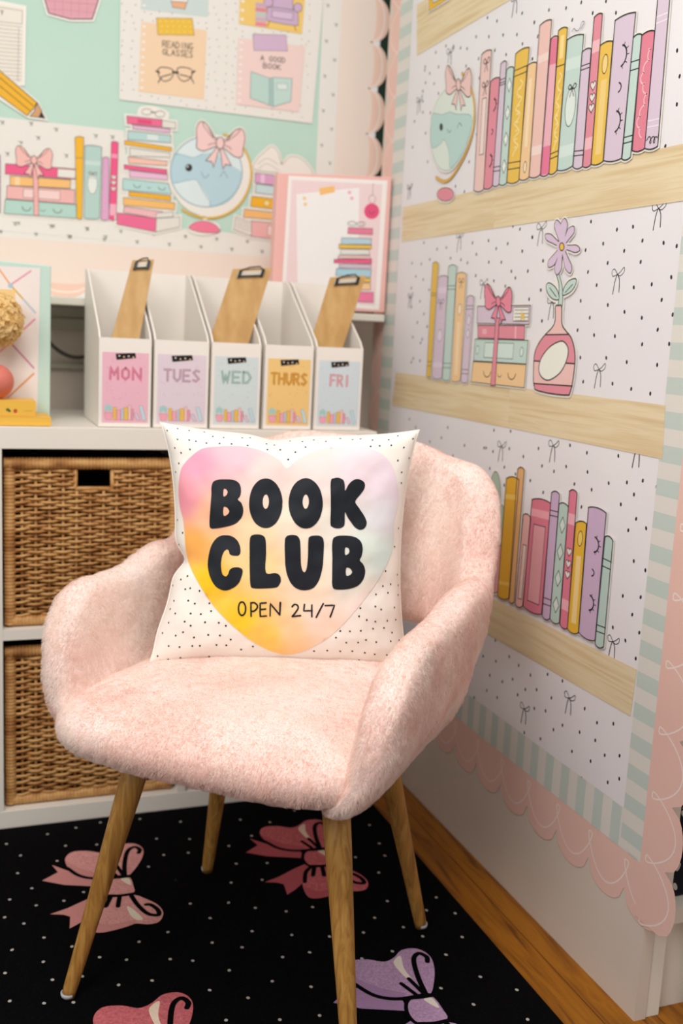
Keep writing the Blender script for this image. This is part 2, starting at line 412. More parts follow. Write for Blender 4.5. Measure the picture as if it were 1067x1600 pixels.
def dots(I, pts, rm, m=None, asp=1.35):
    I.lift += I.EPS
    for p in I.m(pts):
        a = random.uniform(-.4, .4)+PI/2; I._add([p+Vector((rm*asp*math.cos(t)*math.cos(a)-rm*math.sin(t)*math.sin(a), rm*asp*math.cos(t)*math.sin(a)+rm*math.sin(t)*math.cos(a))) for t in [2*PI*i/8 for i in range(8)]], [tuple(range(8))], m or M_INK, I.lift)

# ================================================================== SETTING
b = MB(); b.box(-1.6, 2.2, -1.2, 2.6, -.04, 0)
fl = b.build('floor', M_FLOOR); props(fl, kind='structure')
# plank seams as darker grooves
b = MB()
for i in range(-8, 12):
    b.box(.79+i*.085, .7912+i*.085, -1.0, 2.42, 0, .0004)
g = b.build('plank_seam', mat('#5A3008', .6), fl)
g['kind'] = 'structure'
b = MB(); b.box(-1.6, 2.2, YB+.006, YB+.1, 0, 2.6); wb = b.build('wall_back', M_WALL); props(wb, kind='structure')
b = MB(); b.box(XW, XW+.02, 1.118, 2.262, 0, 2.5); wr = b.build('wall_right', M_WALL); props(wr, kind='structure')
b = MB(); b.box(-.8, 1.1, YB+.001, YB+.0055, 1.0, 2.3); o = b.build('trim_1', M_GAP); props(o, kind='structure')
b = MB()
b.box(-.8, .91, YB-.012, YB+.0055, .94, .965); b.box(-.8, .91, YB-.012, YB+.0055, .855, .868); b.box(-.8, .91, YB-.006, YB+.0055, .965, .99)
o = b.build('trim_2', mat('#B9B2A4', .6), bevel=.002); props(o, kind='structure')
b = MB(); b.box(-.8, .912, 2.178, YB-.001, .991, 1.007)
o = b.build('trim_3', mat('#E6E2D6', .45), bevel=.002); props(o, kind='structure')

# cables in the recess behind the storage unit
for nm, pts, r, lab in [
    ('cable', [(.19, 2.36, .965), (.195, 2.36, .935), (.218, 2.36, .902), (.258, 2.36, .882), (.31, 2.36, .888)], .004, 'dark grey cable looping under the ledge beside the file boxes'),
    ('cable', [(.86, 2.345, .94), (.845, 2.345, .925), (.83, 2.345, .90), (.815, 2.345, .885)], .004, 'short grey cable under the ledge right of the FRI file box')]:
    m_ = MB(); yy = pts[0][1]; m_.tube([(a, yy, c) for a, c in smooth([(p[0], p[2]) for p in pts], False, 6)], r, 8)
    o = m_.build(nm, mat('#55554F', .5), smooth=True); frame_at(o, pts[0]); props(o, lab, 'cable')
m_ = MB(); m_.tube([(.868, 2.34, .99), (.868, 2.34, .775)], .007, 10)
o = m_.build('pipe', mat('#B5ADA2', .5), smooth=True); frame_at(o, (.868, 2.34, .775)); props(o, 'thin pale vertical pipe in the corner behind the FRI file box', 'pipe')

# ---------------------------------------------------------------- storage unit
KX0, KX1, KY0, KY1 = .091-.038, .811, 1.943, 2.333
unit = thing('storage_unit', (.43, 2.13, 0), 'white cube storage unit with woven baskets in its cells, against the wall', 'shelf unit')
b = MB(); b.box(-.32, KX1, KY0, KY1, .730, .770); b.build('top_board', M_WHITE, unit, bevel=.0012)
b = MB(); b.box(-.32, KX1, KY0, KY1, 0, .0398); b.build('bottom_board', M_WHITE, unit, bevel=.0012)
for x0, x1, nm in ((-.32, -.285, 'side_panel'), (KX1-.0375, KX1, 'side_panel'), (.0705, .0895, 'divider'), (.4215, .4365, 'divider')):
    b = MB(); b.box(x0, x1, KY0+.0004, KY1, .04, .7298); b.build(nm, M_WHITE, unit)
for x0, x1 in ((-.2848, .0703), (.0897, .4213), (.4367, KX1-.0377)):
    b = MB(); b.box(x0, x1, KY0+.0006, KY1, .375, .3945); b.build('shelf', M_WHITE, unit)

# ---------------------------------------------------------------- woven baskets
def make_basket(label):
    W, H, Dp = .322, .315, .34
    root = thing('wicker_basket', (0, 0, 0), label, 'basket', 'woven baskets in the storage unit')
    # frame rails, wrapped with cane (ridged tubes)
    def wrapped(p0, p1, r0, name):
        m = MB(); p0 = Vector(p0); p1 = Vector(p1); L = (p1-p0).length; n = int(L/.0016)
        pts = [p0+(p1-p0)*i/n for i in range(n+1)]; rr = [r0*(1+.07*math.sin(i*PI/2)+random.uniform(-.02, .02)) for i in range(n+1)]
        m.tube(pts, rr, 8); m.build(name, M_WICK, root, smooth=True)
    wrapped((0, 0, H-.010), (W, 0, H-.010), .0115, 'rim'); wrapped((.008, 0, .010), (W-.008, 0, .010), .010, 'base_rail')
    wrapped((.010, 0, .004), (.010, 0, H-.006), .0105, 'corner_post'); wrapped((W-.010, 0, .004), (W-.010, 0, H-.006), .0105, 'corner_post')
    # weave
    hx0, hx1, hz0, hz1 = W/2-.034, W/2+.034, H-.056, H-.022
    m = MB(); rows = 44; z0, z1 = .018, H-.021; pitch = .0245; st = []
    x = .032
    while x < W-.025: st.append(x); x += pitch
    for i in range(rows):
        z = z0+(z1-z0)*(i+.5)/rows; segs = [(.016, W-.016)]
        if hz0 < z < hz1: segs = [(.016, hx0-.002), (hx1+.002, W-.016)]
        for a, c in segs:
            n = max(6, int((c-a)/.0041)); P = []
            for k in range(n+1):
                x = a+(c-a)*k/n; ph = math.cos(PI*(x-.032)/pitch+PI*((i//1) % 2))
                zz = z+.0011*math.sin(x*41+i*1.7)+random.uniform(-.0003, .0003)
                if x < .034 or x > W-.034: zz = z+(.0028 if i % 2 else -.0024)*(1-min(1, min(x-.016, W-.016-x)/.018))+.0
                P.append((x, -.001-.0046*ph, zz))
            m.tube(P, [.0031*random.uniform(.88, 1.1)]*len(P), 5)
    for x in st:
        if hx0-.004 < x < hx1+.004: m.tube([(x, 0, z0), (x, 0, hz0)], .003, 5)
        else: m.tube([(x, 0, z0), (x, 0, z1)], .003, 5)
    m.build('woven_front', M_WICK, root, smooth=True)
    h = MB(); h.tube([(hx0, 0, hz1+.004), (hx0, 0, hz0), (hx0+.002, 0, hz0-.001), (hx1-.002, 0, hz0-.001), (hx1, 0, hz0), (hx1, 0, hz1+.004)], .0045, 8)
    h.build('handle_rim', M_WICK, root, smooth=True)
    s = MB()   # sides, back, base and a sheet behind the weave, coloured dark for inner shade
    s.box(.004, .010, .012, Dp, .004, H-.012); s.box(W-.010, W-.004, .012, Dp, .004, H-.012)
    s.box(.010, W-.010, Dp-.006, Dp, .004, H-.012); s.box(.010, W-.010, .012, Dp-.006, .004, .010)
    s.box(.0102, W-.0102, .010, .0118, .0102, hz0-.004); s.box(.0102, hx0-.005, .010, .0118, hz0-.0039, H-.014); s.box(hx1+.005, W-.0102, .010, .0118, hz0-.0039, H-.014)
    s.build('interior_shade', M_WICKD, root)
    return root
def dup(o, parent=None):
    c = o.copy(); COL.objects.link(c)
    if parent: c.parent = parent
    for ch in list(o.children): dup(ch, c)
    return c
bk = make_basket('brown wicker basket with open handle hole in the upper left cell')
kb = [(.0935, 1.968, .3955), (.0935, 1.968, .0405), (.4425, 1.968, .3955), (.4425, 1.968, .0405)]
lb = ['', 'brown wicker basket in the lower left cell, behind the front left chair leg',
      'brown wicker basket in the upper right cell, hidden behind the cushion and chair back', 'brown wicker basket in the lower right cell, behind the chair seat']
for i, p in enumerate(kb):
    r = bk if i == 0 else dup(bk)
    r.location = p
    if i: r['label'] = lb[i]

# ================================================================== RUG
PZ = Plane((0, 0, .009), (0, 0, 1), (1, 0, 0))
b = MB(); b.box(-1.2, .812, -.9, 1.938, .0005, .009)
rug = thing('area_rug', (-.2, .5, 0), 'black area rug with pink and lilac bows and white dots, under the pink chair', 'rug')
b.build('pile', M_RUG, rug, bevel=.003)
I = Ink(PZ, .0003); I.part('printed_dots')
K1 = k_(0, 1270, 3.811); K2 = k_(260, 1260, 3.811); K3 = k_(540, 1260, 3.138)
W_ = fuzzy('#C9C4BC', '#9C9890')
dl = K1([(38, 186), (122, 255), (283, 128), (452, 90), (598, 58), (390, 197), (340, 287), (105, 360), (190, 450), (58, 517), (216, 552), (28, 623), (142, 660), (262, 744), (72, 817), (258, 888), (428, 797), (312, 995), (58, 1122), (262, 1135), (437, 1130), (490, 975), (593, 861), (753, 876), (828, 769), (1000, 711), (1013, 872), (706, 1026), (906, 1000), (932, 155), (975, 252), (884, 322), (1044, 400), (832, 38), (576, 190), (497, 473), (380, 525), (30, 955)])
dl += K2([(84, 92), (138, 195), (130, 277), (440, 80), (507, 176), (616, 95), (372, 236), (415, 342), (600, 338), (53, 438), (385, 455), (570, 438), (142, 580), (370, 574), (529, 605), (713, 626), (870, 600), (260, 666), (510, 744), (746, 766), (971, 776), (272, 812), (450, 840), (692, 898), (853, 870), (157, 920), (374, 977), (630, 1042), (861, 1075), (257, 1095), (486, 1141), (355, 1274), (675, 1271), (912, 1246), (762, 25)])
dl += K3([(117, 92), (165, 182), (192, 242), (48, 250), (162, 325), (444, 447), (204, 465), (537, 525), (142, 547), (283, 593), (87, 619), (378, 638), (571, 641), (229, 711), (492, 728), (80, 747), (660, 836), (467, 892), (839, 900), (627, 972), (892, 1045), (396, 510)])
dots(I, dl, .0027, W_, 1.2)
BW = dict(
 A=[(700, 375), (560, 388), (480, 370), (410, 330), (388, 275), (430, 235), (520, 228), (600, 238), (660, 222), (720, 190), (800, 185), (850, 215), (845, 270), (800, 340), (760, 375)],
 B=[(640, 500), (790, 490), (860, 510), (940, 550), (972, 600), (945, 650), (880, 665), (800, 662), (700, 695), (600, 715), (545, 700), (540, 620), (590, 540)],
 K=[(640, 405), (700, 385), (770, 385), (795, 440), (795, 475), (720, 490), (640, 490), (615, 450)],
 TA=[(610, 442), (380, 430), (250, 405), (345, 355), (310, 312), (400, 345), (610, 400)], TB=[(610, 480), (520, 515), (400, 570), (298, 605), (380, 608), (418, 620), (415, 690), (480, 655), (560, 600), (640, 500)],
 HA=[(650, 240), (700, 215), (690, 270), (720, 340), (690, 320), (660, 280)], HB=[(755, 560), (785, 570), (850, 630), (820, 640), (780, 615)], SA=[(388, 285), (430, 310), (520, 345), (640, 372), (560, 390), (480, 372), (410, 332)], SB=[(548, 640), (620, 665), (720, 655), (800, 640), (800, 662), (700, 695), (600, 715), (550, 700)], HK=[(720, 395), (765, 390), (780, 430), (750, 420)])
BL_LINES = [([(742, 372), (742, 300), (760, 230), (800, 205), (832, 220), (825, 240)], .0082), ([(780, 492), (820, 550), (880, 602), (942, 610), (940, 580), (900, 550), (870, 548)], .0082), ([(400, 330), (470, 375), (560, 392), (690, 388), (770, 380)], .0075), ([(640, 495), (720, 494), (800, 482)], .0078), ([(660, 500), (630, 560)], .0080), ([(712, 500), (702, 560)], .0080), ([(690, 375), (640, 330)], .0070), ([(730, 368), (690, 310)], .0070), ([(560, 605), (590, 540), (640, 500)], .0075)]
def rug_bow(knot, col, dark, light):
    I.part('printed_bow'); k0 = PZ.at(*K1([(715, 440)])[0]); off = knot-k0
    T = lambda pts: [PZ.at(*p)+off for p in K1(pts)]
    C1, C2, C3 = fuzzy(col, dark), fuzzy(dark, dark), fuzzy(light, light)
    I.fillm(T(BW['TA']), C2); I.fillm(T(BW['TB']), C2)
    for a, sd, h in (('A', 'SA', 'HA'), ('B', 'SB', 'HB')):
        I.fillm(T(smooth(BW[a])), C1); I.fillm(T(smooth(BW[sd])), C2); I.fillm(T(smooth(BW[h])), C3)
    I.strokem(T(smooth(BW['K'])), .012, M_RUG, True); I.fillm(T(smooth(BW['K'])), C1); I.fillm(T(smooth(BW['HK'])), C3)
    for L, w in BL_LINES: I.strokem(T(smooth(L, False)), w, M_RUG)
kn1 = PZ.at(*K1([(715, 440)])[0])
rug_bow(kn1, '#E9ABA6', '#D3918D', '#EFE3CC')
rug_bow(PZ.at(499, 1341), '#D4757A', '#B55A62', '#EBD3BE')
rug_bow(kn1+PZ.at(299, 1556)-PZ.at(223, 1321), '#D4757A', '#B55A62', '#EBD3BE')
rug_bow(PZ.at(668, 1580), '#C3A2C2', '#A584AA', '#E6DDD2')
I.build(rug)

# ================================================================== CHAIR
CH = thing('plush_chair', (.435, 1.40, 0), 'pale pink plush tub armchair with wooden legs standing on the black rug', 'armchair', rz=math.atan2(-.67803, .73503))
def sstep(a, b, x):
    t = max(0, min(1, (x-a)/(b-a))); return t*t*(3-2*t)
def shell():
    # plan path: local x right, y back
    R = .09; xs = .230; yb = .212; y0 = -.207; y1 = -.255
    path = []
    n1 = 22
    for i in range(n1): path.append((-xs, y0+(yb-R-y0)*i/n1, -1, 0))
    for i in range(16):
        a = PI-(PI/2)*i/16; path.append((-xs+R+R*math.cos(a), yb-R+R*math.sin(a), math.cos(a), math.sin(a)))
    for i in range(18): path.append((-xs+R+(2*xs-2*R)*i/18, yb, 0, 1))
    for i in range(16):
        a = PI/2-(PI/2)*i/16; path.append((xs-R+R*math.cos(a), yb-R+R*math.sin(a), math.cos(a), math.sin(a)))
    for i in range(n1+1): path.append((xs, yb-R-(yb-R-y1)*i/n1, 1, 0))
    V = []; F = []; NP = 28
    for (x, y, nx, ny) in path:
        front = y-(y0 if x < 0 else y1)
        # top line
        arm = .600+.02*sstep(-.02, .10, y)
        rise = sstep(.140, .203, y)
        ax = abs(x)
        top = arm+(.799-.62)*rise
        top -= .042*sstep(.09, .20, ax)*rise*.7
        tipr = .10 if x < 0 else .15
        if front < tipr: top = .465+(top-.465)*math.sqrt(max(0, 1-((tipr-front)/tipr)**2))
        bot = .384+.135*sstep(.02, .17, y)+.022*max(0, 1-front/.06)**2
        hth = .0295*(1 if front > .045 else math.sqrt(max(.02, 1-((.045-front)/.045)**2)))
        hth *= (1+.1*rise)
        zc = (top+bot)/2; hz = (top-bot)/2
        for j in range(NP):
            a = 2*PI*j/NP
            ca, sa = math.cos(a), math.sin(a)
            r = hth; hz2 = max(hz-r, .001)
            # stadium profile
            lz = sa*r+(hz2 if sa > 1e-6 else (-hz2 if sa < -1e-6 else 0)) if abs(ca) < .93 else None
            if lz is None:
                lz = hz2*(sa/.37) if abs(sa) < .37 else sa*r+math.copysign(hz2, sa)
            z = zc+lz; off = ca*r
            flare = .012+.10*(z-.5) if z > .45 else .007-.050*((.45-z)/.06)**1.5*(1-sstep(0.0, .16, y))
            if z > .6: flare += .02*(z-.6)/.2
            V.append((x+nx*(off+flare)+.008, y+ny*(off+flare), z))
    n = len(path)
    for i in range(n-1):
        for j in range(NP): F.append((i*NP+j, i*NP+(j+1) % NP, (i+1)*NP+(j+1) % NP, (i+1)*NP+j))
    F += [tuple(range(NP-1, -1, -1)), tuple((n-1)*NP+j for j in range(NP))]
    return V, F
def plush(o, nstr=.004, nsc=9, sub=1):
    bm = bmesh.new(); bm.from_mesh(o.data); bmesh.ops.recalc_face_normals(bm, faces=bm.faces)
    if sub: bmesh.ops.smooth_vert(bm, verts=bm.verts, factor=.5, use_axis_x=True, use_axis_y=True, use_axis_z=True)
    bm.to_mesh(o.data); bm.free()
    m = o.modifiers.new('sub', 'SUBSURF'); m.levels = 2; m.render_levels = 2
    for nm, sc, st in (('lump', .07, nstr), ('tuft', .016, nstr*.35)):
        t = bpy.data.textures.new(nm, 'CLOUDS'); t.noise_scale = sc
        d = o.modifiers.new(nm, 'DISPLACE'); d.texture = t; d.strength = st; d.mid_level = .5; d.texture_coords = 'LOCAL'
def hair(o, count, length, seed):
    ps = o.modifiers.new('fur', 'PARTICLE_SYSTEM'); s = ps.particle_system.settings
    s.type = 'HAIR'; s.count = count; s.hair_length = length; s.hair_step = 3; s.display_step = 3; s.render_step = 2
    s.use_advanced_hair = True; s.emit_from = 'FACE'; s.distribution = 'RAND'
    s.normal_factor = .00075; s.object_align_factor = (0, -.0006, -.0004); s.factor_random = .00035
    s.child_type = 'INTERPOLATED'; s.rendered_child_count = 32
    s.child_length = 1; s.roughness_1 = .0004; s.roughness_endpoint = .0006; s.roughness_2 = .0004
    s.clump_factor = .1; s.root_radius = .16; s.tip_radius = .06; s.radius_scale = .0016; o.data.materials.append(M_HAIR); s.material = 2
    ps.particle_system.seed = seed; return ps
V, F = shell()
sh = mesh_obj('back_and_arms', V, F, M_FUR, CH, smooth=True, world=False)
# seat cushion
def cushion():
    V = []; F = []; nu, nv = 48, 20
    for j in range(nv+1):
        ph = -PI/2+PI*j/nv
        for i in range(nu):
            th = 2*PI*i/nu; e1 = .42; e2 = .58
            c = lambda w, e: math.copysign(abs(math.cos(w))**e, math.cos(w)); s = lambda w, e: math.copysign(abs(math.sin(w))**e, math.sin(w))
            x = .014+.240*c(ph, e2)*c(th, e1)*(1-.10*sstep(-.12, .2, .27*c(ph, e2)*s(th, e1))); y = .270*c(ph, e2)*s(th, e1); z = .431+.048*s(ph, .8)
            if z > .437: z += .010*max(0, 1-((x-.014)/.24)**2)*max(0, 1-(y/.26)**2)
            V.append((x, y-.008, z-.006*sstep(0, .25, -y)*0))
    for j in range(nv):
        for i in range(nu): F.append((j*nu+i, j*nu+(i+1) % nu, (j+1)*nu+(i+1) % nu, (j+1)*nu+i))
    return V, F
V, F = cushion(); se = mesh_obj('seat', V, F, M_FUR, CH, smooth=True, world=False)
bm = bmesh.new(); bm.from_mesh(se.data); bmesh.ops.remove_doubles(bm, verts=bm.verts, dist=.0005); bm.to_mesh(se.data); bm.free()
plush(sh, .007); plush(se, .006, sub=0)
hair(sh, 13000, .006, 3); hair(se, 9000, .006, 5)
b = MB(); b.box(-.17, .17, -.17, .17, .372, .398); b.build('seat_base', mat('#2B2420', .7), CH, world=False, bevel=.01)
for sx, sy, fx, fy, tx, ty in ((-1, -1, -.202, -.202, -.127, -.127), (1, -1, .236, -.205, .163, -.135), (1, 1, .198, .198, .125, .125), (-1, 1, -.200, .195, -.125, .125)):
    b = MB(); P0 = Vector((fx, fy, .012)); P1 = Vector((tx, ty, .395)); b.tube([P0, P0+(P1-P0)*.03, P0+(P1-P0)*.3, P0+(P1-P0)*.75, P1], [.0095, .0100, .0125, .0175, .0195], 28)
    lg = b.build('leg', M_LEG, CH, world=False, smooth=True)
    lg.data.transform(Matrix.Translation(-P1)); lg.location = P1
    c = MB(); n = 8
    c.lathe([(.003, .0092), (.007, .0098), (.0100, .0135), (.0104, .018)], (fx, fy, 0), 20)
    fo = c.build('foot_cap', mat('#B9BAC0', .4), lg, world=False, smooth=True); fo.data.transform(Matrix.Translation(-P1)); fo['label'] = 'pale grey plastic foot cap'

# ================================================================== PILLOW
def onY(x, y, Y):
    d = ray(x, y); return CAM+d*(Y/d.y)
TL, TR, BR_, BL_ = onY(250, 660, 1.575), onY(655, 672, 1.425), onY(640, 1046, 1.385), onY(235, 1034, 1.475)
PN = ((BR_-TL).cross(TR-BL_)).normalized()
if PN.dot(CAM-TL) < 0: PN = -PN
EXT = MB()
def pil_pt(u, v, side):
    # u -1..1 left-right, v -1..1 bottom-top
    s, t = (u+1)/2, (1-v)/2
    p = (TL*(1-s)+TR*s)*(1-t)+(BL_*(1-s)+BR_*s)*t
    ex = ((TR-TL)+(BR_-BL_)).normalized(); ez = ((TL-BL_)+(TR-BR_)).normalized()
    bowl = max(0, 1-v*v)**.8; bowh = max(0, 1-u*u)**.8
    lf = max(0, -u); rt = max(0, u)
    p = p+ex*(.030*bowl*lf**2+.016*math.exp(-((v+.15)/.10)**2)*lf**4-.006*math.exp(-((v+.75)/.2)**2)*lf**4)-ex*(.022*bowl*rt**2)
    p = p-ez*(.016*bowh*max(0, v)**2+.008*math.exp(-((u+.1)/.15)**2)*max(0, v)**4)+ez*(.004*bowh*max(0, -v)**2)
    th = .060*(max(0, 1-u**4)**.62)*(max(0, 1-v**4)**.55)
    w = 0
    q = Vector((u*1.6, v*1.6, 3.1))
    w += .008*mnoise.noise(q*1.4)*(1-abs(u*v)**2)+.0035*mnoise.noise(q*3.3)+.0015*mnoise.noise(q*8)
    # folds running out of the corners and pinched sides
    w += .0055*math.sin(9*(u*.9+v*.5)+2.5*mnoise.noise(q))*max(0, abs(u)-.35)
    w += .006*math.sin(13*v+3*u+4*mnoise.noise(q+Vector((3, 1, 0))))*max(0, abs(u)-.55)
    w += .004*math.sin(11*u+2*v)*max(0, abs(v)-.6)
    w -= .016*math.exp(-((v+.18)/.07)**2)*max(0, -u-.45)**1.2
    w += .012*math.exp(-((v+.42)/.16)**2)*max(0, -u-.5)
    w += .006*-math.exp(-((u+.0+.05*v)/.02)**2)*.14
    e = (1-abs(u)**6)*(1-abs(v)**6)
    return p+PN*side*(th+w*e)
NU = 96
def side_mesh(side):
    V = [pil_pt(math.sin(PI/2*(2*i/NU-1)), math.sin(PI/2*(2*j/NU-1)), side) for j in range(NU+1) for i in range(NU+1)]
    F = [(j*(NU+1)+i, j*(NU+1)+i+1, (j+1)*(NU+1)+i+1, (j+1)*(NU+1)+i) for j in range(NU) for i in range(NU)]
    if side < 0: F = [f[::-1] for f in F]
    return V, F
M_FAB = noisy('pillow_fabric', ['#F3EDE4', '#F7F2EA'], nscale=8, rough=.75, bump=.15, bscale=900, spec=.15)
pc = (BL_+BR_)/2
PIL = thing('throw_pillow', tuple(pc), 'white dotted square cushion with pastel heart reading BOOK CLUB, propped in the pink armchair', 'cushion')
V1, F1 = side_mesh(1); V2, F2 = side_mesh(-1); n0 = len(V1)
co_ = mesh_obj('cover', V1+V2, F1+[tuple(i+n0 for i in f) for f in F2], M_FAB, PIL, smooth=True)
bm = bmesh.new(); bm.from_mesh(co_.data); bmesh.ops.remove_doubles(bm, verts=bm.verts, dist=.0003); bm.to_mesh(co_.data); bm.free()
co_.data.polygons.foreach_set('use_smooth', [True]*len(co_.data.polygons))
bvh = BVHTree.FromPolygons(V1, F1)
def onpil(x, y, lift):
    d = ray(x, y).normalized(); h, nn, i, dist = bvh.ray_cast(CAM, d)
    if h is None: return None
    if nn.dot(d) > 0: nn = -nn
    return h+nn*lift, nn
def print_on(outer, holes, lift, step, mats, name, parent, colfn=None):
    """outer / holes in photo px; conforming print"""
    vs = [Vector(p) for p in outer]; es = [(i, (i+1) % len(outer)) for i in range(len(outer))]
    for hpoly in holes:
        k = len(vs); vs += [Vector(p) for p in hpoly]; es += [(k+i, k+(i+1) % len(hpoly)) for i in range(len(hpoly))]
    x0 = min(p[0] for p in outer); x1 = max(p[0] for p in outer); y0 = min(p[1] for p in outer); y1 = max(p[1] for p in outer)
    x = x0+step/2
    while x < x1:
        y = y0+step/2
        while y < y1: vs.append(Vector((x, y))); y += step
        x += step
    rv, re, rf, *_ = delaunay_2d_cdt(vs, es, [], 5 if False else 0, 1e-4)
    def inside(p, poly):
        c = False; j = len(poly)-1
        for i in range(len(poly)):
            if (poly[i][1] > p[1]) != (poly[j][1] > p[1]) and p[0] < (poly[j][0]-poly[i][0])*(p[1]-poly[i][1])/(poly[j][1]-poly[i][1])+poly[i][0]: c = not c
            j = i
        return c
    faces = []
    for f in rf:
        c = sum((rv[i] for i in f), Vector((0, 0)))/len(f)
        if inside(c, outer) and not any(inside(c, hq) for hq in holes): faces.append(tuple(f))
    V = []; bad = set(); N = []
    for i, p in enumerate(rv):
        r = onpil(p.x, p.y, lift)
        if r is None: bad.add(i); V.append(Vector((0, 0, 0))); N.append(None)
        else: V.append(r[0]); N.append(r[1])
    faces = [f for f in faces if not any(i in bad for i in f)]
    used = sorted({i for f in faces for i in f}); mp = {o: n for n, o in enumerate(used)}
    ff = []
    for f in faces:
        g = [mp[i] for i in f]; a, b_, c = V[f[0]], V[f[1]], V[f[2]]
        if (b_-a).cross(c-a).dot(CAM-a) < 0: g.reverse()
        ff.append(tuple(g))
    o = mesh_obj(name, [V[i] for i in used], ff, mats, parent, smooth=True)
    if colfn:
        ca = o.data.color_attributes.new('print', 'FLOAT_COLOR', 'POINT')
        for n_, i in enumerate(used): ca.data[n_].color = (*colfn(rv[i]), 1)
    return o
KH = k_(220, 640, 2.3196)
heart = smooth(KH([(528, 214), (500, 182), (450, 155), (400, 140), (350, 133), (280, 135), (225, 142), (190, 165), (160, 195), (145, 225), (138, 290), (143, 350), (155, 400), (160, 450), (165, 510), (180, 570), (205, 620), (235, 670), (280, 730), (330, 780), (390, 830), (450, 865), (490, 880), (528, 886), (570, 880), (620, 860), (680, 825), (740, 770), (800, 700), (850, 630), (890, 560), (910, 500), (915, 450), (915, 400), (930, 350), (930, 290), (920, 235), (900, 190), (870, 160), (820, 140), (760, 133), (700, 137), (640, 148), (590, 170), (555, 192)]), n=3)
HC = [((200, 190), '#F6A9C2'), ((160, 330), '#F79FB0'), ((350, 170), '#F8C2CE'), ((450, 250), '#FAD8D2'), ((250, 380), '#FBC09C'), ((190, 480), '#FBB35A'), ((250, 620), '#FCC41E'), ((360, 760), '#FBCB2C'), ((430, 560), '#FCD99A'), ((470, 820), '#FBC85A'), ((540, 800), '#FBCFA0'), ((640, 760), '#FAD9C8'), ((600, 640), '#FBE0C4'), ((560, 420), '#FAE6D0'), ((640, 200), '#F9DCD8'), ((780, 200), '#F3DDE4'), ((900, 260), '#EEDDEA'), ((880, 400), '#E2E0E6'), ((820, 500), '#DCE8DE'), ((880, 540), '#D3E5E0'), ((760, 640), '#E6E4D8'), ((800, 700), '#F2DDD4'), ((700, 420), '#EFE8DC'), ((420, 440), '#FBDAB0')]
HP = [(KH([p])[0], rgb(h)) for p, h in HC]
def hcol(p):
    w = [1/((p[0]-q[0])**2+(p[1]-q[1])**2+150)**1.6 for q, _ in HP]; s = sum(w)
    return tuple(sum(wi*c[k] for wi, (_, c) in zip(w, HP))/s for k in range(3))
M_HEART = bpy.data.materials.new('heart_print'); M_HEART.use_nodes = True
at_ = M_HEART.node_tree.nodes.new('ShaderNodeAttribute'); at_.attribute_name = 'print'
hb = M_HEART.node_tree.nodes['Principled BSDF']; hb.inputs['Roughness'].default_value = .75; hb.inputs['Specular IOR Level'].default_value = .15
M_HEART.node_tree.links.new(at_.outputs['Color'], hb.inputs['Base Color'])
print_on(heart, [], .0009, 5, M_HEART, 'printed_heart', PIL, hcol)['label'] = 'pastel rainbow gradient heart'
KL = k_(300, 730, 3.557); M_TXT = mat('#1E2229', .6, .2, 'letter_ink')
sm3 = lambda p: smooth(KL(p), n=4)
LET = [
 ([(112, 100), (130, 75), (180, 68), (235, 72), (265, 95), (273, 130), (268, 160), (255, 180), (275, 200), (285, 240), (272, 285), (240, 315), (190, 330), (130, 340), (105, 338), (99, 315), (103, 240), (108, 150)],
  [[(176, 125), (190, 124), (199, 138), (193, 155), (176, 163)], [(176, 222), (195, 224), (208, 243), (198, 262), (176, 268)]]),
 (ell(410, 201, 93, 138, n=20), [ell(410, 192, 17, 40, n=12)]),
 (ell(632, 201, 94, 139, n=20), [ell(632, 192, 17, 40, n=12)]),
 ([(770, 80), (790, 62), (815, 60), (840, 72), (848, 95), (850, 130), (870, 95), (900, 70), (930, 68), (955, 85), (957, 115), (935, 150), (905, 190), (925, 225), (955, 270), (969, 310), (955, 340), (930, 348), (905, 335), (885, 310), (862, 275), (849, 250), (848, 310), (838, 332), (810, 340), (780, 332), (768, 310), (771, 200)], []),
 ([(180, 378), (225, 385), (258, 415), (270, 460), (262, 488), (235, 492), (212, 485), (205, 465), (192, 458), (175, 475), (165, 510), (164, 560), (172, 595), (190, 606), (203, 592), (210, 570), (230, 558), (262, 558), (280, 572), (276, 605), (258, 645), (225, 672), (180, 684), (135, 665), (105, 620), (90, 560), (95, 490), (112, 430), (140, 393)], []),
 ([(322, 400), (335, 378), (365, 373), (395, 380), (410, 405), (412, 480), (411, 585), (460, 588), (485, 600), (493, 630), (480, 660), (455, 670), (400, 673), (340, 672), (325, 655), (321, 600), (320, 480)], []),
 ([(515, 410), (525, 385), (550, 376), (580, 380), (598, 400), (603, 440), (605, 530), (612, 570), (623, 583), (634, 570), (642, 520), (645, 410), (655, 386), (685, 380), (715, 384), (730, 405), (732, 450), (725, 560), (705, 630), (675, 670), (630, 683), (585, 675), (550, 645), (527, 590), (516, 510)], []),
 ([(780, 410), (800, 385), (845, 380), (900, 387), (935, 412), (947, 450), (942, 490), (930, 516), (950, 540), (960, 580), (948, 625), (915, 660), (860, 677), (800, 678), (780, 660), (779, 600), (779, 500)],
  [[(851, 448), (868, 450), (874, 468), (866, 482), (851, 486)], [(856, 560), (878, 563), (888, 582), (878, 598), (856, 602)]])]
for ol, hs in LET: print_on(sm3(ol), [sm3(h) for h in hs], .0016, 6, M_TXT, 'printed_letter', PIL)
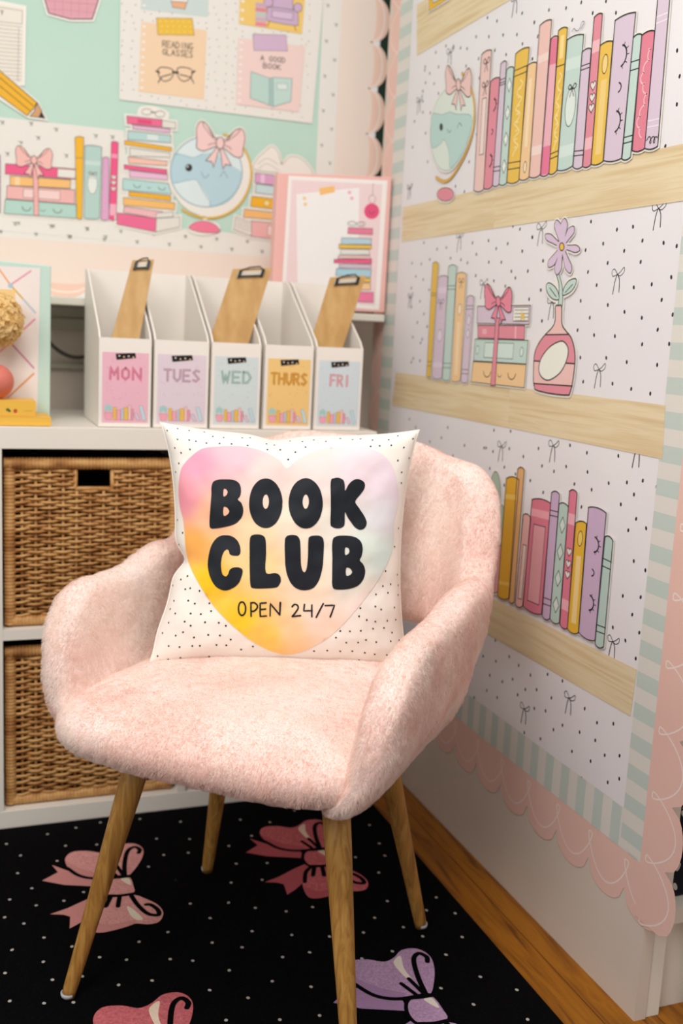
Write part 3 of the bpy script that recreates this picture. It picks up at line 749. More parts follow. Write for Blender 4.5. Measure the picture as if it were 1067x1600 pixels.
# thin lettering OPEN 24/7
def thin(strokes, name, w=2.5):
    V = []; F = []
    for st in strokes:
        P = KL(smooth(st, False, 4) if len(st) > 3 else [(st[i][0]+(st[i+1][0]-st[i][0])*k/5, st[i][1]+(st[i+1][1]-st[i][1])*k/5) for i in range(len(st)-1) for k in range(5)]+[st[-1]])
        n0 = len(V); k = len(P)
        for i in range(k):
            a = Vector(P[max(i-1, 0)]); c = Vector(P[min(i+1, k-1)]); t = (c-a)
            if t.length < 1e-6: t = Vector((1, 0))
            t.normalize(); nn = Vector((-t.y, t.x))*w/2
            for q in (Vector(P[i])+nn, Vector(P[i])-nn): V.append(onpil(q.x, q.y, .0018)[0])
        for i in range(k-1): F.append((n0+2*i, n0+2*i+1, n0+2*i+3, n0+2*i+2))
        for e in (0, k-1):
            m0 = len(V); V += [onpil(P[e][0]+w/2*math.cos(a), P[e][1]+w/2*math.sin(a), .0018)[0] for a in [2*PI*i/8 for i in range(8)]]; F.append(tuple(range(m0, m0+8)))
    mesh_obj(name, V, F, M_TXT, PIL)
for g_ in ([ell(278, 785, 20, 37, n=16)+[(298, 785)]], [[(327, 752), (328, 828)], [(327, 755), (345, 752), (362, 765), (361, 782), (345, 798), (328, 800)]],
           [[(412, 752), (378, 755), (378, 828)], [(378, 828), (412, 825)], [(378, 790), (408, 787)]], [[(433, 825), (435, 755), (488, 820)], [(488, 820), (490, 750)]],
           [[(556, 775), (568, 762), (585, 768), (588, 785), (575, 805), (557, 828)], [(557, 828), (603, 824)]], [[(625, 762), (620, 798), (668, 797)], [(666, 765), (665, 830)]],
           [[(730, 757), (690, 833)]], [[(740, 768), (791, 766), (768, 830)]]):
    thin(g_, 'printed_letter')
# dots
def inpoly(p, poly):
    c = False; j = len(poly)-1
    for i in range(len(poly)):
        if (poly[i][1] > p[1]) != (poly[j][1] > p[1]) and p[0] < (poly[j][0]-poly[i][0])*(p[1]-poly[i][1])/(poly[j][1]-poly[i][1])+poly[i][0]: c = not c
        j = i
    return c
V = []; F = []; rnd = random.Random(11); nn_ = 21
hp2 = [(p[0], p[1]) for p in heart]; hcx, hcy = 450, 850; hbig = [(hcx+(p[0]-hcx)*1.02, hcy+(p[1]-hcy)*1.02) for p in hp2]
for i in range(nn_):
    for j in range(nn_):
        u = -1+2*(i+.5+(.5 if j % 2 else 0)+rnd.uniform(-.28, .28))/nn_; v = -1+2*(j+.5+rnd.uniform(-.28, .28))/nn_
        if abs(u) > .985 or abs(v) > .985: continue
        c = pil_pt(u, v, 1)
        if inpoly(proj(c), hbig): continue
        du = (pil_pt(u+.005, v, 1)-c).normalized(); dv = (pil_pt(u, v+.005, 1)-c).normalized(); nr = du.cross(dv).normalized()
        if nr.dot(PN) < 0: nr = -nr
        m0 = len(V); V += [c+nr*.0005+(du*math.cos(a)+dv*math.sin(a))*.0015 for a in [2*PI*k/7 for k in range(7)]]; F.append(tuple(range(m0, m0+7)))
mesh_obj('printed_dots', V, F, M_TXT, PIL)['kind'] = 'stuff'
# seam along the edge
b = MB(); edge = [pil_pt(u, 1, 1) for u in np.linspace(-1, 1, 60)]+[pil_pt(1, v, 1) for v in np.linspace(.97, -1, 60)]+[pil_pt(u, -1, 1) for u in np.linspace(.97, -1, 60)]+[pil_pt(-1, v, 1) for v in np.linspace(-.97, .97, 60)]
b.tube(edge, .0016, 6, closed=True); b.build('seam', M_FAB, PIL, smooth=True)

# ================================================================== FILE BOXES
BX = [(.2600, .3555, 'MON', '#EDB9C8', '#C85A78', '#E08CA2'), (.3610, .4640, 'TUES', '#E2D2DC', '#A9869A', '#C9A9BC'), (.4695, .5660, 'WED', '#D3DEDF', '#7FA39C', '#A9C4BE'),
      (.5745, .6725, 'THURS', '#F2CB84', '#B87A20', '#DFA03A'), (.6790, .7765, 'FRI', '#D2DEE4', '#C88A90', '#E0A9AE')]
BOXC = ['pink', 'lilac', 'pale blue', 'orange', 'pale blue']
M_BOX = mat('#F0EAE2', .5, .3, 'white_cardboard')
for (x0, x1, day, bg, dk, lt), cn in zip(BX, BOXC):
    y0, y1, z0, zf, zt = 1.955, 2.172, .7712, .934, 1.063; th = .003
    root = thing('file_box', ((x0+x1)/2, (y0+y1)/2, z0), f'white cardboard file box with {cn} label reading {day}', 'file box', 'weekday file boxes on the storage unit')
    b = MB(); b.box(x0, x1, y0, y0+th, z0, zf); b.build('front_panel', M_BOX, root)
    for xa in (x0, x1-th):
        b = MB(); b.prism([(xa, y0+th, z0), (xa, y0+th, zf), (xa, y0+th+.010, zf+.012), (xa, y1-.045, zt-.008), (xa, y1-.025, zt), (xa, y1, zt), (xa, y1, z0)], (th, 0, 0)); b.build('side_panel', M_BOX, root)
    b = MB(); b.box(x0+th, x1-th, y1-th, y1, z0, zt); b.build('back_panel', M_BOX, root)
    b = MB(); b.box(x0+th, x1-th, y0+th, y1-th, z0, z0+th); b.build('base_panel', M_BOX, root)
    P = Plane((0, y0, 0), (0, -1, 0), (1, 0, 0)); I = Ink(P, .0004); I.part('label_card', f'{cn} printed card reading {day}')
    w = x1-x0; lx0 = x0+.006; lx1 = x1-.005; lz0 = z0+.008; lz1 = zf-.026; W2 = lx1-lx0; H2 = lz1-lz0
    R = lambda a, t: Vector((lx0+a*W2, lz1-t*H2))
    I.fillm([R(0, 1), R(1, 1), R(1, 0), R(0, 0)], bg)
    rr = random.Random(day)
    for _ in range(26):
        p = R(rr.uniform(.05, .95), rr.uniform(.05, .7)); I._add([p+Vector((.0009*math.cos(a), .0009*math.sin(a))) for a in [2*PI*q/6 for q in range(6)]], [tuple(range(6))], lt, I.lift+.00003)
    I.lift += .0001
    n = len(day); tw = {3: .66, 4: .72, 5: .82}[n]; a0 = .5-tw/2
    if day == 'FRI': tw = .46; a0 = .29
    Q = [R(a0, .22), R(a0+tw, .22), R(a0+tw, .38), R(a0, .38)]
    text(I, day, Q, .0042, dk, .45); text(I, day, Q, .0022, lt, .45)
    # little row of plant and books
    cols = [ORG, YEL, '#EFA8B8', '#B9CAD8', YEL, PINK, '#E79AB0', LAV]
    I.fillm([R(.05, .86), R(.22, .86), R(.2, .96), R(.08, .96)], '#F0A9B8'); I.strokem([R(.05, .86), R(.22, .86), R(.2, .96), R(.08, .96)], .0006, '#C87888', True)
    for q in range(3): I.fillm([R(.08+.05*q+.03*math.cos(a), .80+.05*math.sin(a)-.02*(q == 1)) for a in [2*PI*k/8 for k in range(8)]][::-1], '#A9CFCB')
    xx = .24
    for q, c in enumerate(cols[1:]):
        ww = (.07, .09, .06, .09, .06, .05, .08)[q]; hh = (.18, .14, .16, .18, .21, .16, .1)[q]; tl_ = .0 if q < 6 else .07
        Pq = [R(xx, .96-hh), R(xx+ww, .96-hh), R(xx+ww+tl_, .96), R(xx+tl_, .96)]; I.fillm(Pq[::-1], c); I.strokem(Pq, .0005, '#B07080', True); xx += ww+.004
    Pq = [R(.80, .76), R(.87, .75), R(.96, .95), R(.89, .97)]; I.fillm(Pq[::-1], BLUE); I.strokem(Pq, .0005, '#7F9AA5', True)
    I.part('tape', 'black printed tape strip')
    I.fillm([R(.28, .02), R(.30, .105), R(.72, .07), R(.70, .0)], '#161414')
    for q in range(4):
        p = R(.36+.1*q, .05+.012*(q % 2)); I._add([p+Vector((.0016*math.cos(a), .0016*math.sin(a))) for a in [2*PI*k/7 for k in range(7)]], [tuple(range(7))], '#E9C7A0' if q % 2 else '#E8E2DA', I.lift+.0001)
    I.build(root)

# clipboards leaning in three of the boxes
def clip_from(px, Yb, Yt, label):
    """px: tl, tr, br, bl photo corners of the visible board; bottom depth Yb, top depth Yt"""
    tl, tr = onY(*px[0], Yt), onY(*px[1], Yt); br, bl = onY(*px[2], Yb), onY(*px[3], Yb)
    el = (bl-tl).normalized()*.055; er = (br-tr).normalized()*.055; bl = bl+el; br = br+er
    dn = (bl-tl).normalized(); rt = (tr-tl); rt = (rt-dn*rt.dot(dn)).normalized(); nrm = rt.cross(dn*-1).normalized()
    if nrm.y > 0: nrm = -nrm
    root = thing('clipboard', tuple(bl), label, 'clipboard', 'clipboards in the file boxes')
    b = MB(); b.prism([tl, tr, br, bl], -nrm*.003); b.build('board', M_PLY, root, bevel=.0006)
    c = tl+(tr-tl)*.5; w = (tr-tl).length*.34; rt = (tr-tl).normalized()
    q = c+dn*.010+nrm*.001
    b = MB(); b.prism([q-rt*w-dn*.003, q+rt*w-dn*.003, q+rt*w+dn*.012, q-rt*w+dn*.012], nrm*.002); b.build('clip_plate', mat('#C9BFB0', .35, .5), root)
    b = MB(); b.tube([q-rt*w*.95+nrm*.004+dn*.010, q+rt*w*.95+nrm*.004+dn*.010], .0016, 6); b.tube([q-rt*w*.8+nrm*.004-dn*.004, q-rt*w*.2+nrm*.004-dn*.010, q+rt*w*.5+nrm*.004-dn*.011, q+rt*w*.8+nrm*.004-dn*.004], .0013, 6); b.build('clip_wire', M_BLK, root, smooth=True)
    for s in (-1, 1):
        k = q+rt*w*.85*s; b = MB(); b.prism([k-rt*.003-dn*.004, k+rt*.003-dn*.004, k+rt*.003+dn*.012, k-rt*.003+dn*.012], nrm*.0055); b.build('clip_jaw', M_BLK, root)
    return root
clip_from([(207, 406), (241, 405), (218, 529), (174, 529)], 1.990, 2.045, 'wooden clipboard with black clip leaning in the MON file box')
clip_from([(364, 420), (425, 418), (388, 538), (325, 538)], 1.990, 2.045, 'wooden clipboard with black clip leaning in the WED file box')
clip_from([(516, 433), (572, 430), (535, 545), (482, 545)], 1.990, 2.045, 'wooden clipboard with black clip leaning in the FRI file box')

# ================================================================== PINK BINDER on the ledge
YP = 2.186
PBn = Plane((0, YP, 0), (0, -1, 0), (1, 0, 0))
bnd = thing('binder', (.79, 2.2, 1.008), 'pink framed binder with a printed stack of books, standing on the ledge', 'binder')
cs = [onY(*p, YP) for p in ((434, 270), (617, 277), (608, 489), (424, 483))]
b = MB(); b.prism([(min(p.x, .9145), p.y, max(p.z, 1.0085)) for p in cs], (0, .03, 0)); b.build('cover', mat('#EFB9B2', .4, .4), bnd, bevel=.002)
KB = k_(360, 180, 3.811); I = Ink(PBn, .0008, KB)
I.part('page'); I.fill([(345, 360), (935, 390), (885, 1160), (300, 1120)], '#F2ECE8')
I.fill([(365, 385), (905, 412), (860, 1135), (325, 1095)], '#EDD5D6')
I.part('printed_sheet'); I.fill([(392, 470), (765, 432), (760, 1130), (400, 1110)], '#F1EEED')
I.part('printed_tape'); I.fill([(527, 435), (617, 420), (622, 458), (533, 478)], '#F2C078')
I.part('printed_ornament'); I.stroke([(850, 405), (845, 480)], .0008, mat('#55504E')); I.stroke(ell(843, 500, 20, 25), .001, mat('#8A8580'), True); I.fill(ell(840, 572, 45, 47), '#E2557F'); I.stroke(smooth([(822, 570), (838, 590), (858, 572)], False), .0008)
for p in ((440, 495), (445, 530), (708, 460), (722, 495)): I.part('printed_flower'); I.fill(ell(*p, 11, 11, n=8), '#EFC98C' if p[0] < 600 else '#F0AFC0')
for q, c, nm in [(((700, 668), (845, 675), (845, 712), (697, 705)), '#E5829C', 0), (((660, 730), (838, 735), (836, 770), (658, 768)), '#B9D3DE', 0), (((645, 768), (838, 773), (838, 796), (643, 793)), YEL, 0), (((655, 797), (825, 800), (825, 830), (652, 828)), '#E3E2DC', 0), (((640, 835), (830, 838), (830, 855), (640, 853)), PINK, 0), (((615, 858), (840, 855), (838, 885), (615, 880)), '#E5648C', 0), (((645, 888), (835, 890), (835, 910), (645, 908)), LAV, 0), (((630, 912), (838, 920), (832, 965), (625, 955)), '#A9D0DE', 0), (((650, 968), (832, 970), (832, 995), (650, 990)), YEL, 0), (((640, 998), (832, 1000), (832, 1040), (640, 1035)), ORG, 0), (((620, 1050), (850, 1055), (848, 1115), (615, 1105)), '#EE7FA5', 0)]:
    book(I, q, c, tb=0, bb=0, w=.0007)
I.part('printed_glasses'); I.stroke(ell(722, 645, 25, 12), .0008, None, True); I.stroke(ell(775, 648, 25, 12), .0008, None, True)
I.build(bnd)

# ================================================================== MINT BINDER (left), books, flower and ball
ym = 2.045; Pm = Plane((0, ym, 0), (0, -1, 0), (1, 0, 0)); mb = thing('binder', (.05, 2.06, .7705), 'mint green framed binder with criss-cross print, behind the yellow books', 'binder')
cs = [onY(*p, ym) for p in ((-70, 400), (80, 415), (78, 652), (-70, 652))]
b = MB(); b.prism([(p.x, p.y, .771 if i > 1 else p.z) for i, p in enumerate(cs)], (0, .03, 0)); b.build('cover', mat('#C4DED3', .45, .3), mb, bevel=.002)
I = Ink(Pm, .0008, k_(0, 390, 5.52)); I.part('page'); I.fill([(-390, 120), (348, 160), (322, 1400), (-390, 1400)], '#ECE3DF')
I.part('printed_ribbons')
for a, c, col in [((-100, 40), (90, 305), '#EBAE7C'), ((90, 305), (265, 185), '#E3A3B6'), ((90, 305), (305, 545), '#D2B65C'), ((200, 430), (305, 545), '#B9C9D8'), ((300, 600), (0, 880), '#EBB0B8'), ((300, 600), (170, 720), '#E59DAE'), ((60, 770), (290, 1020), '#D395AE'), ((290, 1070), (85, 1260), '#E2A36C'), ((85, 1260), (-100, 1400), '#E3A3B6')]:
    I.stroke([(a[0]+(c[0]-a[0])*i/4, a[1]+(c[1]-a[1])*i/4) for i in range(5)], .0035, col)
I.fill(ell(90, 310, 22, 22), '#A9C6D8'); I.part('printed_square'); I.fill([(-300, 330), (132, 345), (125, 700), (-300, 700)], '#EBCB8F')
I.build(mb)
def yellow_book(px, Y, D, label, dots_=False):
    p = [onY(*q, Y) for q in px]; x0, x1, z0, z1 = -.05, (p[1].x+p[2].x)/2, p[2].z, p[1].z; z0 = max(z0, .7705)
    r = thing('book', ((x0+x1)/2, Y+D/2, z0), label, 'book', 'yellow books lying on the storage unit')
    b = MB(); b.box(x0, x1, Y, Y+D, z0, z0+.002); b.box(x0, x1, Y, Y+D, z1-.002, z1); b.box(x0, x1, Y, Y+.002, z0+.002, z1-.002); b.build('cover', mat('#F0BE4E', .5, .3), r, bevel=.0006)
    b = MB(); b.box(x0+.002, x1-.003, Y+.0022, Y+D-.003, z0+.0022, z1-.0022); b.build('pages', mat('#EFE2C0', .8, .1), r); r['z1'] = z1
    return r, (x0, x1, z0, z1)
yb1, e1 = yellow_book([(0, 652), (80, 652), (80, 666), (0, 666)], 1.952, .09, 'thin yellow book, bottom of the pair on the storage unit')
yb2, e2 = yellow_book([(0, 626), (56, 628), (56, 652), (0, 652)], 1.955, .07, 'thicker yellow book lying on top of the thin yellow one')
del yb1['z1'], yb2['z1']
yb2_z = e1[3]+.0004
for ch in yb2.children: ch.location.z += (yb2_z-e2[2])
P2 = Plane((0, 1.955, 0), (0, -1, 0), (1, 0, 0)); I = Ink(P2, .0003); I.part('spine_print'); I.fill(ell(12, 640, 3, 2.5, n=8), '#5A6B3A'); I.fill(ell(15, 642, 2, 2, n=8), '#4A5B2A'); I.fill(ell(24, 642, 3.2, 3.4, n=8), '#C4552E'); I.stroke([(38, 642), (50, 642)], .0008, mat('#C79A3C')); I.build(yb2)
# coral ball ornament
zt = e2[3]+(yb2_z-e2[2])+.0005
c = onY(-6, 595, 1.99); R0 = .031
o = MB(); o.lathe([(R0*math.sin(a)+.0001, R0-R0*math.cos(a)) for a in [PI*i/20 for i in range(21)]], (c.x, 1.99, zt), 32)
o = o.build('ball_ornament', mat('#D9796A', .45, .4), smooth=True); frame_at(o, (c.x, 1.99, zt)); props(o, 'round coral ball standing on the yellow books', 'ornament')
# yellow ruffled paper flower
fc = onY(-8, 500, 1.995); root = thing('paper_flower', tuple(fc), 'yellow ruffled pom-pom flower above the coral ball, before the mint binder', 'flower')
m_ = MB(); rn = random.Random(4)
for i in range(900):
    z = rn.uniform(-1, 1); a = rn.uniform(0, 2*PI); q = math.sqrt(1-z*z); n = Vector((q*math.cos(a), -abs(q*math.sin(a)) if i % 3 else q*math.sin(a), z))
    r = .046*rn.uniform(.78, 1.03); c = fc+n*r; t = n.orthogonal().normalized(); t = Matrix.Rotation(rn.uniform(0, 2*PI), 3, n) @ t; s = n.cross(t); w = rn.uniform(.005, .009)
    cup = n*rn.uniform(.002, .005)
    m_.add([c-t*w-s*w*.5+cup, c+t*w-s*w*.5+cup*.5, c+t*w*.8+s*w*.7+cup*1.4, c-t*w*.8+s*w*.7+cup, c], [(0, 1, 4), (1, 2, 4), (2, 3, 4), (3, 0, 4)])
M_PET = bpy.data.materials.new('tissue_petal'); M_PET.use_nodes = True; T2 = M_PET.node_tree; T2.nodes.clear()
o2 = T2.nodes.new('ShaderNodeOutputMaterial'); mx2 = T2.nodes.new('ShaderNodeMixShader'); d2 = T2.nodes.new('ShaderNodeBsdfDiffuse'); t2 = T2.nodes.new('ShaderNodeBsdfTranslucent')
for q in (d2, t2): q.inputs[0].default_value = (*rgb('#FFEAB4'), 1)
T2.links.new(d2.outputs[0], mx2.inputs[1]); T2.links.new(t2.outputs[0], mx2.inputs[2]); T2.links.new(mx2.outputs[0], o2.inputs[0])
m_.build('petals', M_PET, root)
m_ = MB(); m_.lathe([(.037*math.sin(a)+.0001, -.037*math.cos(a)) for a in [PI*i/12 for i in range(13)]], fc, 20); m_.build('core', mat('#FBE6AE', .8), root, smooth=True)
m_ = MB(); m_.tube([fc+Vector((0, 0, -.035)), (fc.x, 1.99, zt+.0615)], .003, 8); m_.build('stem', mat('#C9A050', .7), root)

# ================================================================== RIGHT PARTITION DISPLAY
YA, YZ = 2.139, 1.187     # paper runs from the corner border to the striped border
I = Ink(PR, .0006); I.part('paper')
fullm = lambda y0, y1, z0, z1: [(-y0, z0), (-y1, z0), (-y1, z1), (-y0, z1)]   # e1 = -Y, e2: see plane
def wz(y, z):   # world y,z -> plane coords
    p = Vector((XW, y, z))-PR.q; return Vector((p.dot(PR.e1), p.dot(PR.e2)))
def rect(I, y0, y1, z0, z1, m): I.fillm([wz(y0, z0), wz(y1, z0), wz(y1, z1), wz(y0, z1)], m)
rect(I, YA, YZ, .298, 2.2, M_PAPER)
D = []
D += k_(800, 330, 3.996)([(495, 65), (657, 115), (757, 97), (816, 184), (948, 198), (1030, 218), (571, 203), (702, 248), (461, 243), (599, 324), (805, 317), (476, 380), (530, 462), (762, 476), (874, 457), (996, 412), (600, 586), (430, 560), (704, 629), (812, 666), (1005, 646), (936, 554), (487, 665), (911, 740), (411, 743), (514, 774), (644, 781), (814, 831), (983, 829), (428, 914), (590, 916), (718, 942), (908, 960), (446, 1065), (629, 1077), (746, 1110), (865, 1139), (127, 162), (66, 250), (196, 310), (100, 375), (182, 493), (108, 550), (188, 685)])
D += k_(640, 340, 4.85)([(110, 190), (210, 240), (280, 228), (155, 318), (312, 308), (390, 320), (440, 343), (478, 192), (600, 175), (745, 198), (658, 235), (508, 278), (855, 255), (602, 338), (697, 338), (773, 407), (803, 458), (898, 404), (933, 150), (838, 88), (785, 65), (503, 440), (640, 480), (1013, 327), (727, 520), (995, 550), (908, 618), (1005, 783), (90, 352), (20, 345), (50, 445), (105, 470), (15, 535), (80, 635), (110, 730), (25, 905), (85, 950), (135, 825), (15, 1095), (80, 1085), (60, 795), (150, 548)])
D += k_(740, 660, 3.263)([(105, 40), (190, 45), (55, 130), (100, 148), (183, 134), (255, 174), (332, 133), (84, 235), (158, 228), (493, 117), (579, 155), (739, 171), (350, 222), (473, 225), (411, 250), (582, 253), (690, 310), (783, 306), (864, 297), (935, 327), (290, 297), (215, 263), (515, 314), (603, 343), (819, 368), (752, 418), (356, 357), (551, 431), (830, 492), (881, 540), (790, 550), (818, 707), (877, 754), (762, 885), (853, 891), (810, 980), (711, 1045), (846, 1072), (775, 1112), (828, 1204), (157, 320)])
D += k_(640, 900, 2.5)([(336, 252), (390, 315), (288, 313), (338, 333), (427, 349), (257, 347), (240, 398), (314, 388), (363, 413), (403, 403), (473, 387), (540, 384), (598, 410), (453, 443), (497, 444), (423, 464), (302, 447), (343, 475), (253, 475), (555, 476), (488, 517), (532, 527), (685, 518), (733, 573), (797, 577), (598, 583), (563, 600), (665, 610), (726, 642), (512, 636), (449, 612), (635, 685), (763, 700), (708, 723), (821, 702), (672, 790), (775, 806), (820, 792)])
D += k_(660, 0, 4.705)([(480, 130), (550, 155), (735, 98), (825, 165), (397, 270), (490, 270), (595, 258), (697, 255), (737, 323), (850, 268), (617, 402), (810, 435), (415, 432), (535, 370), (420, 575), (175, 338), (230, 352), (282, 352), (330, 358), (100, 385), (22, 492), (120, 493), (55, 540), (25, 608), (88, 615), (5, 670), (120, 688), (5, 745), (322, 485), (60, 830), (5, 825), (415, 765), (400, 985), (345, 1190), (310, 1410), (245, 1370), (40, 1190), (25, 980)])
D += k_(820, 0, 4.32)([(383, 17), (280, 55), (165, 68), (65, 152), (322, 135), (460, 88), (617, 87), (550, 8), (1030, 342), (1047, 515), (1028, 705), (950, 988), (53, 400)])
D += [(633, 640+i*17, ) for i in range(0)]+[(650, 668), (672, 690), (690, 684), (708, 712), (726, 696), (735, 730), (760, 700), (640, 655), (700, 668), (655, 60), (664, 110), (645, 230), (648, 190), (643, 480), (660, 530), (646, 560)]
dots(I, D, .0024)
for p, h in [((845, 366), .036), ((964, 440), .036), ((935, 588), .036), ((1028, 338), .036), ((862, 482), .036), ((718, 378), .036), ((755, 452), .034), ((846, 360), .001), ((783, 706), .036), ((864, 706), .036), ((957, 1012), .034), ((889, 1100), .036), ((819, 1116), .036), ((703, 90), .036), ((655, 165), .034), ((805, 8), .036), ((641, 470), .03), ((641, 690), .03), ((995, 712), .036), ((640, 300), .03)]:
    sketch_bow(I, p, h, .0013)
o = I.build_one('backing_paper', 'white wall paper with black dots and line-drawn bows on the right partition', 'paper', loc=(XW, 1.6, .298))
M_SM, M_SC = mat('#C4D0C9', .5), mat('#E0DCD4', .5)
def striped(y0, y1, z0, z1, vertical, lift, label, phase=.0):
    I = Ink(PR, lift); I.part('s'); rect(I, y0, y1, z0, z1, M_SC); I.lift += .00005; p = .0232
    if vertical:      # bars horizontal, running up the strip
        z = phase
        while z > z0: z -= 2*p
        while z < z1:
            a, c = max(z-p/2, z0), min(z+p/2, z1)
            if c > a: I._add([wz(y0, a), wz(y1, a), wz(y1, c), wz(y0, c)], [(0, 1, 2, 3)], M_SM, I.lift)
            z += 2*p
    else:
        y = max(y0, y1)
        while y > min(y0, y1):
            c = max(y-p, min(y0, y1)); I._add([wz(y, z0), wz(c, z0), wz(c, z1), wz(y, z1)], [(0, 1, 2, 3)], M_SM, I.lift); y -= 2*p
    return I.build_one('striped_border', label, 'border strip', 'striped borders on the right partition', loc=(XW, (y0+y1)/2, z0))
striped(2.200, YA-.002, .25, 2.2, True, .0009, 'mint and cream striped border strip running up beside the back corner', .3)
striped(2.19, 1.137, .237, .298, False, .0009, 'mint and cream striped border strip along the bottom of the dotted paper')
striped(YZ+.001, 1.130, .240, 2.2, True, .0011, 'mint and cream striped border strip running up the near right edge of the paper', .497)
# peach scalloped borders with a white looping line
M_PE = noisy('peach_card', ['#E9BFB3', '#EDC6BA'], nscale=5, rough=.45); M_PL = mat('#F3DFD8', .45)
def scallop(p0, p1, inner, depth, pitch, lift, name, label, phase=0, thick=.0008, plane=PR, group='peach scalloped borders on the right partition', conv=None, Mx=None, crescent=None):
    """runs from p0 to p1 (plane coords); inner = perpendicular vector pointing inwards with the band's flat width"""
    I = Ink(plane, lift); I.part('scallops'); p0 = Vector(p0); p1 = Vector(p1); t = (p1-p0); L = t.length; t.normalize(); inn = Vector(inner); o = -inn.normalized()
    pts = []; n = int(round(L/pitch)); pitch = L/n; N = 10
    for i in range(n):
        for k in range(N):
            u = k/N; pts.append(p0+t*pitch*(i+u)+o*depth*math.sqrt(max(0, 1-(2*u-1)**2))**1.0)
    pts.append(p1)
    poly = [p0+inn]+pts+[p1+inn]
    I.fillm(poly, Mx or M_PE)
    WS = []
    for q in range(n):
        W = []
        for i in range(q*28, q*28+29):
            th = 2*PI*i/28; y = 1-2*((1-math.cos(th))/2)**1.7
            W.append(p0+t*(pitch/(2*PI)*(th-1.55*math.sin(th)))+o*(-.014-.029*y))
        WS.append(W)
    if crescent:
        for i in range(n):
            A = [p0+t*pitch*(i+k/12)+o*(depth*math.sqrt(max(0, 1-(2*k/12-1)**2))) for k in range(13)]
            B = [p0+t*pitch*(i+k/12)+o*(depth*.25*math.sqrt(max(0, 1-(2*k/12-1)**2))-.003) for k in range(12, -1, -1)]
            I.fillm(A+B, crescent, up=(i == 0))
        for i in range(n):
            A = [p0+t*pitch*(i+k/12)+o*(depth*.72*math.sqrt(max(0, 1-(2*k/12-1)**2))-.002) for k in range(13)]; I.strokem(A, .004, '#F6E6DC', up=(i == 0))
    else:
        I.lift += .0001
        for q, W in enumerate(WS): I.lift += (.00006 if q % 2 else -.00006); I.strokem(W, .0024, M_PL, up=False)
    return I, name, label, group
def fin(I, name, label, group, loc): return I.build_one(name, label, 'border strip', group, loc=loc)
a = scallop(wz(2.187, .183), wz(1.077, .183), (wz(1, .24)-wz(1, .183)), .034, .0925, .0007, 'scalloped_border', 'peach scalloped border strip along the bottom of the right display'); fin(*a, loc=(XW, 1.7, .18))
a = scallop(wz(1.085, .156), wz(1.085, 2.161), (wz(1.139, 1)-wz(1.085, 1)), .030, .0955, .0014, 'scalloped_border', 'peach scalloped border strip running up the near edge of the right partition'); fin(*a, loc=(XW, 1.1, .17))
a = scallop(wz(2.235, 2.2), wz(2.235, .2), (wz(2.198, 1)-wz(2.235, 1)), .022, .0925, .0007, 'scalloped_border', 'peach scalloped border strip running up the far corner edge of the right partition'); fin(*a, loc=(XW, 2.22, .2))
# wood-print strips (paper shelves)
def wstrip(px, label, lift, m=None):
    I = Ink(PR, lift); I.part('s'); I.fill(px, m or M_WOODP); return I.build_one('wood_print_strip', label, 'paper strip', 'wood-print paper shelves on the right partition')
wstrip([(652, 8), (652, 87), (798, 0), (930, -80), (930, -170)], 'wood-print paper strip at the very top left of the right display', .0012)
wstrip([(630, 324), (779, 290), (772, 357), (628, 378)], 'wood-print paper strip left of its neighbour, under the globe cutout', .0012)
wstrip([(776, 290), (1067, 225), (1120, 213), (1120, 306), (1067, 314), (772, 357)], 'wood-print paper strip under the long upper row of illustrated books', .0014)
wstrip([(619, 582), (800, 604), (797, 669), (613, 633)], 'wood-print paper strip under the middle left illustrated books', .0012)
wstrip([(798, 604), (1041, 633), (1036, 717), (795, 668)], 'wood-print paper strip under the flower vase cutout', .0014)
wstrip([(700, 905), (760, 930), (996, 1046), (986, 1119), (757, 987), (690, 945)], 'wood-print paper strip under the bottom row of illustrated books', .0012)
ink_w = .0013
WB = dict()
ink_w = .0017
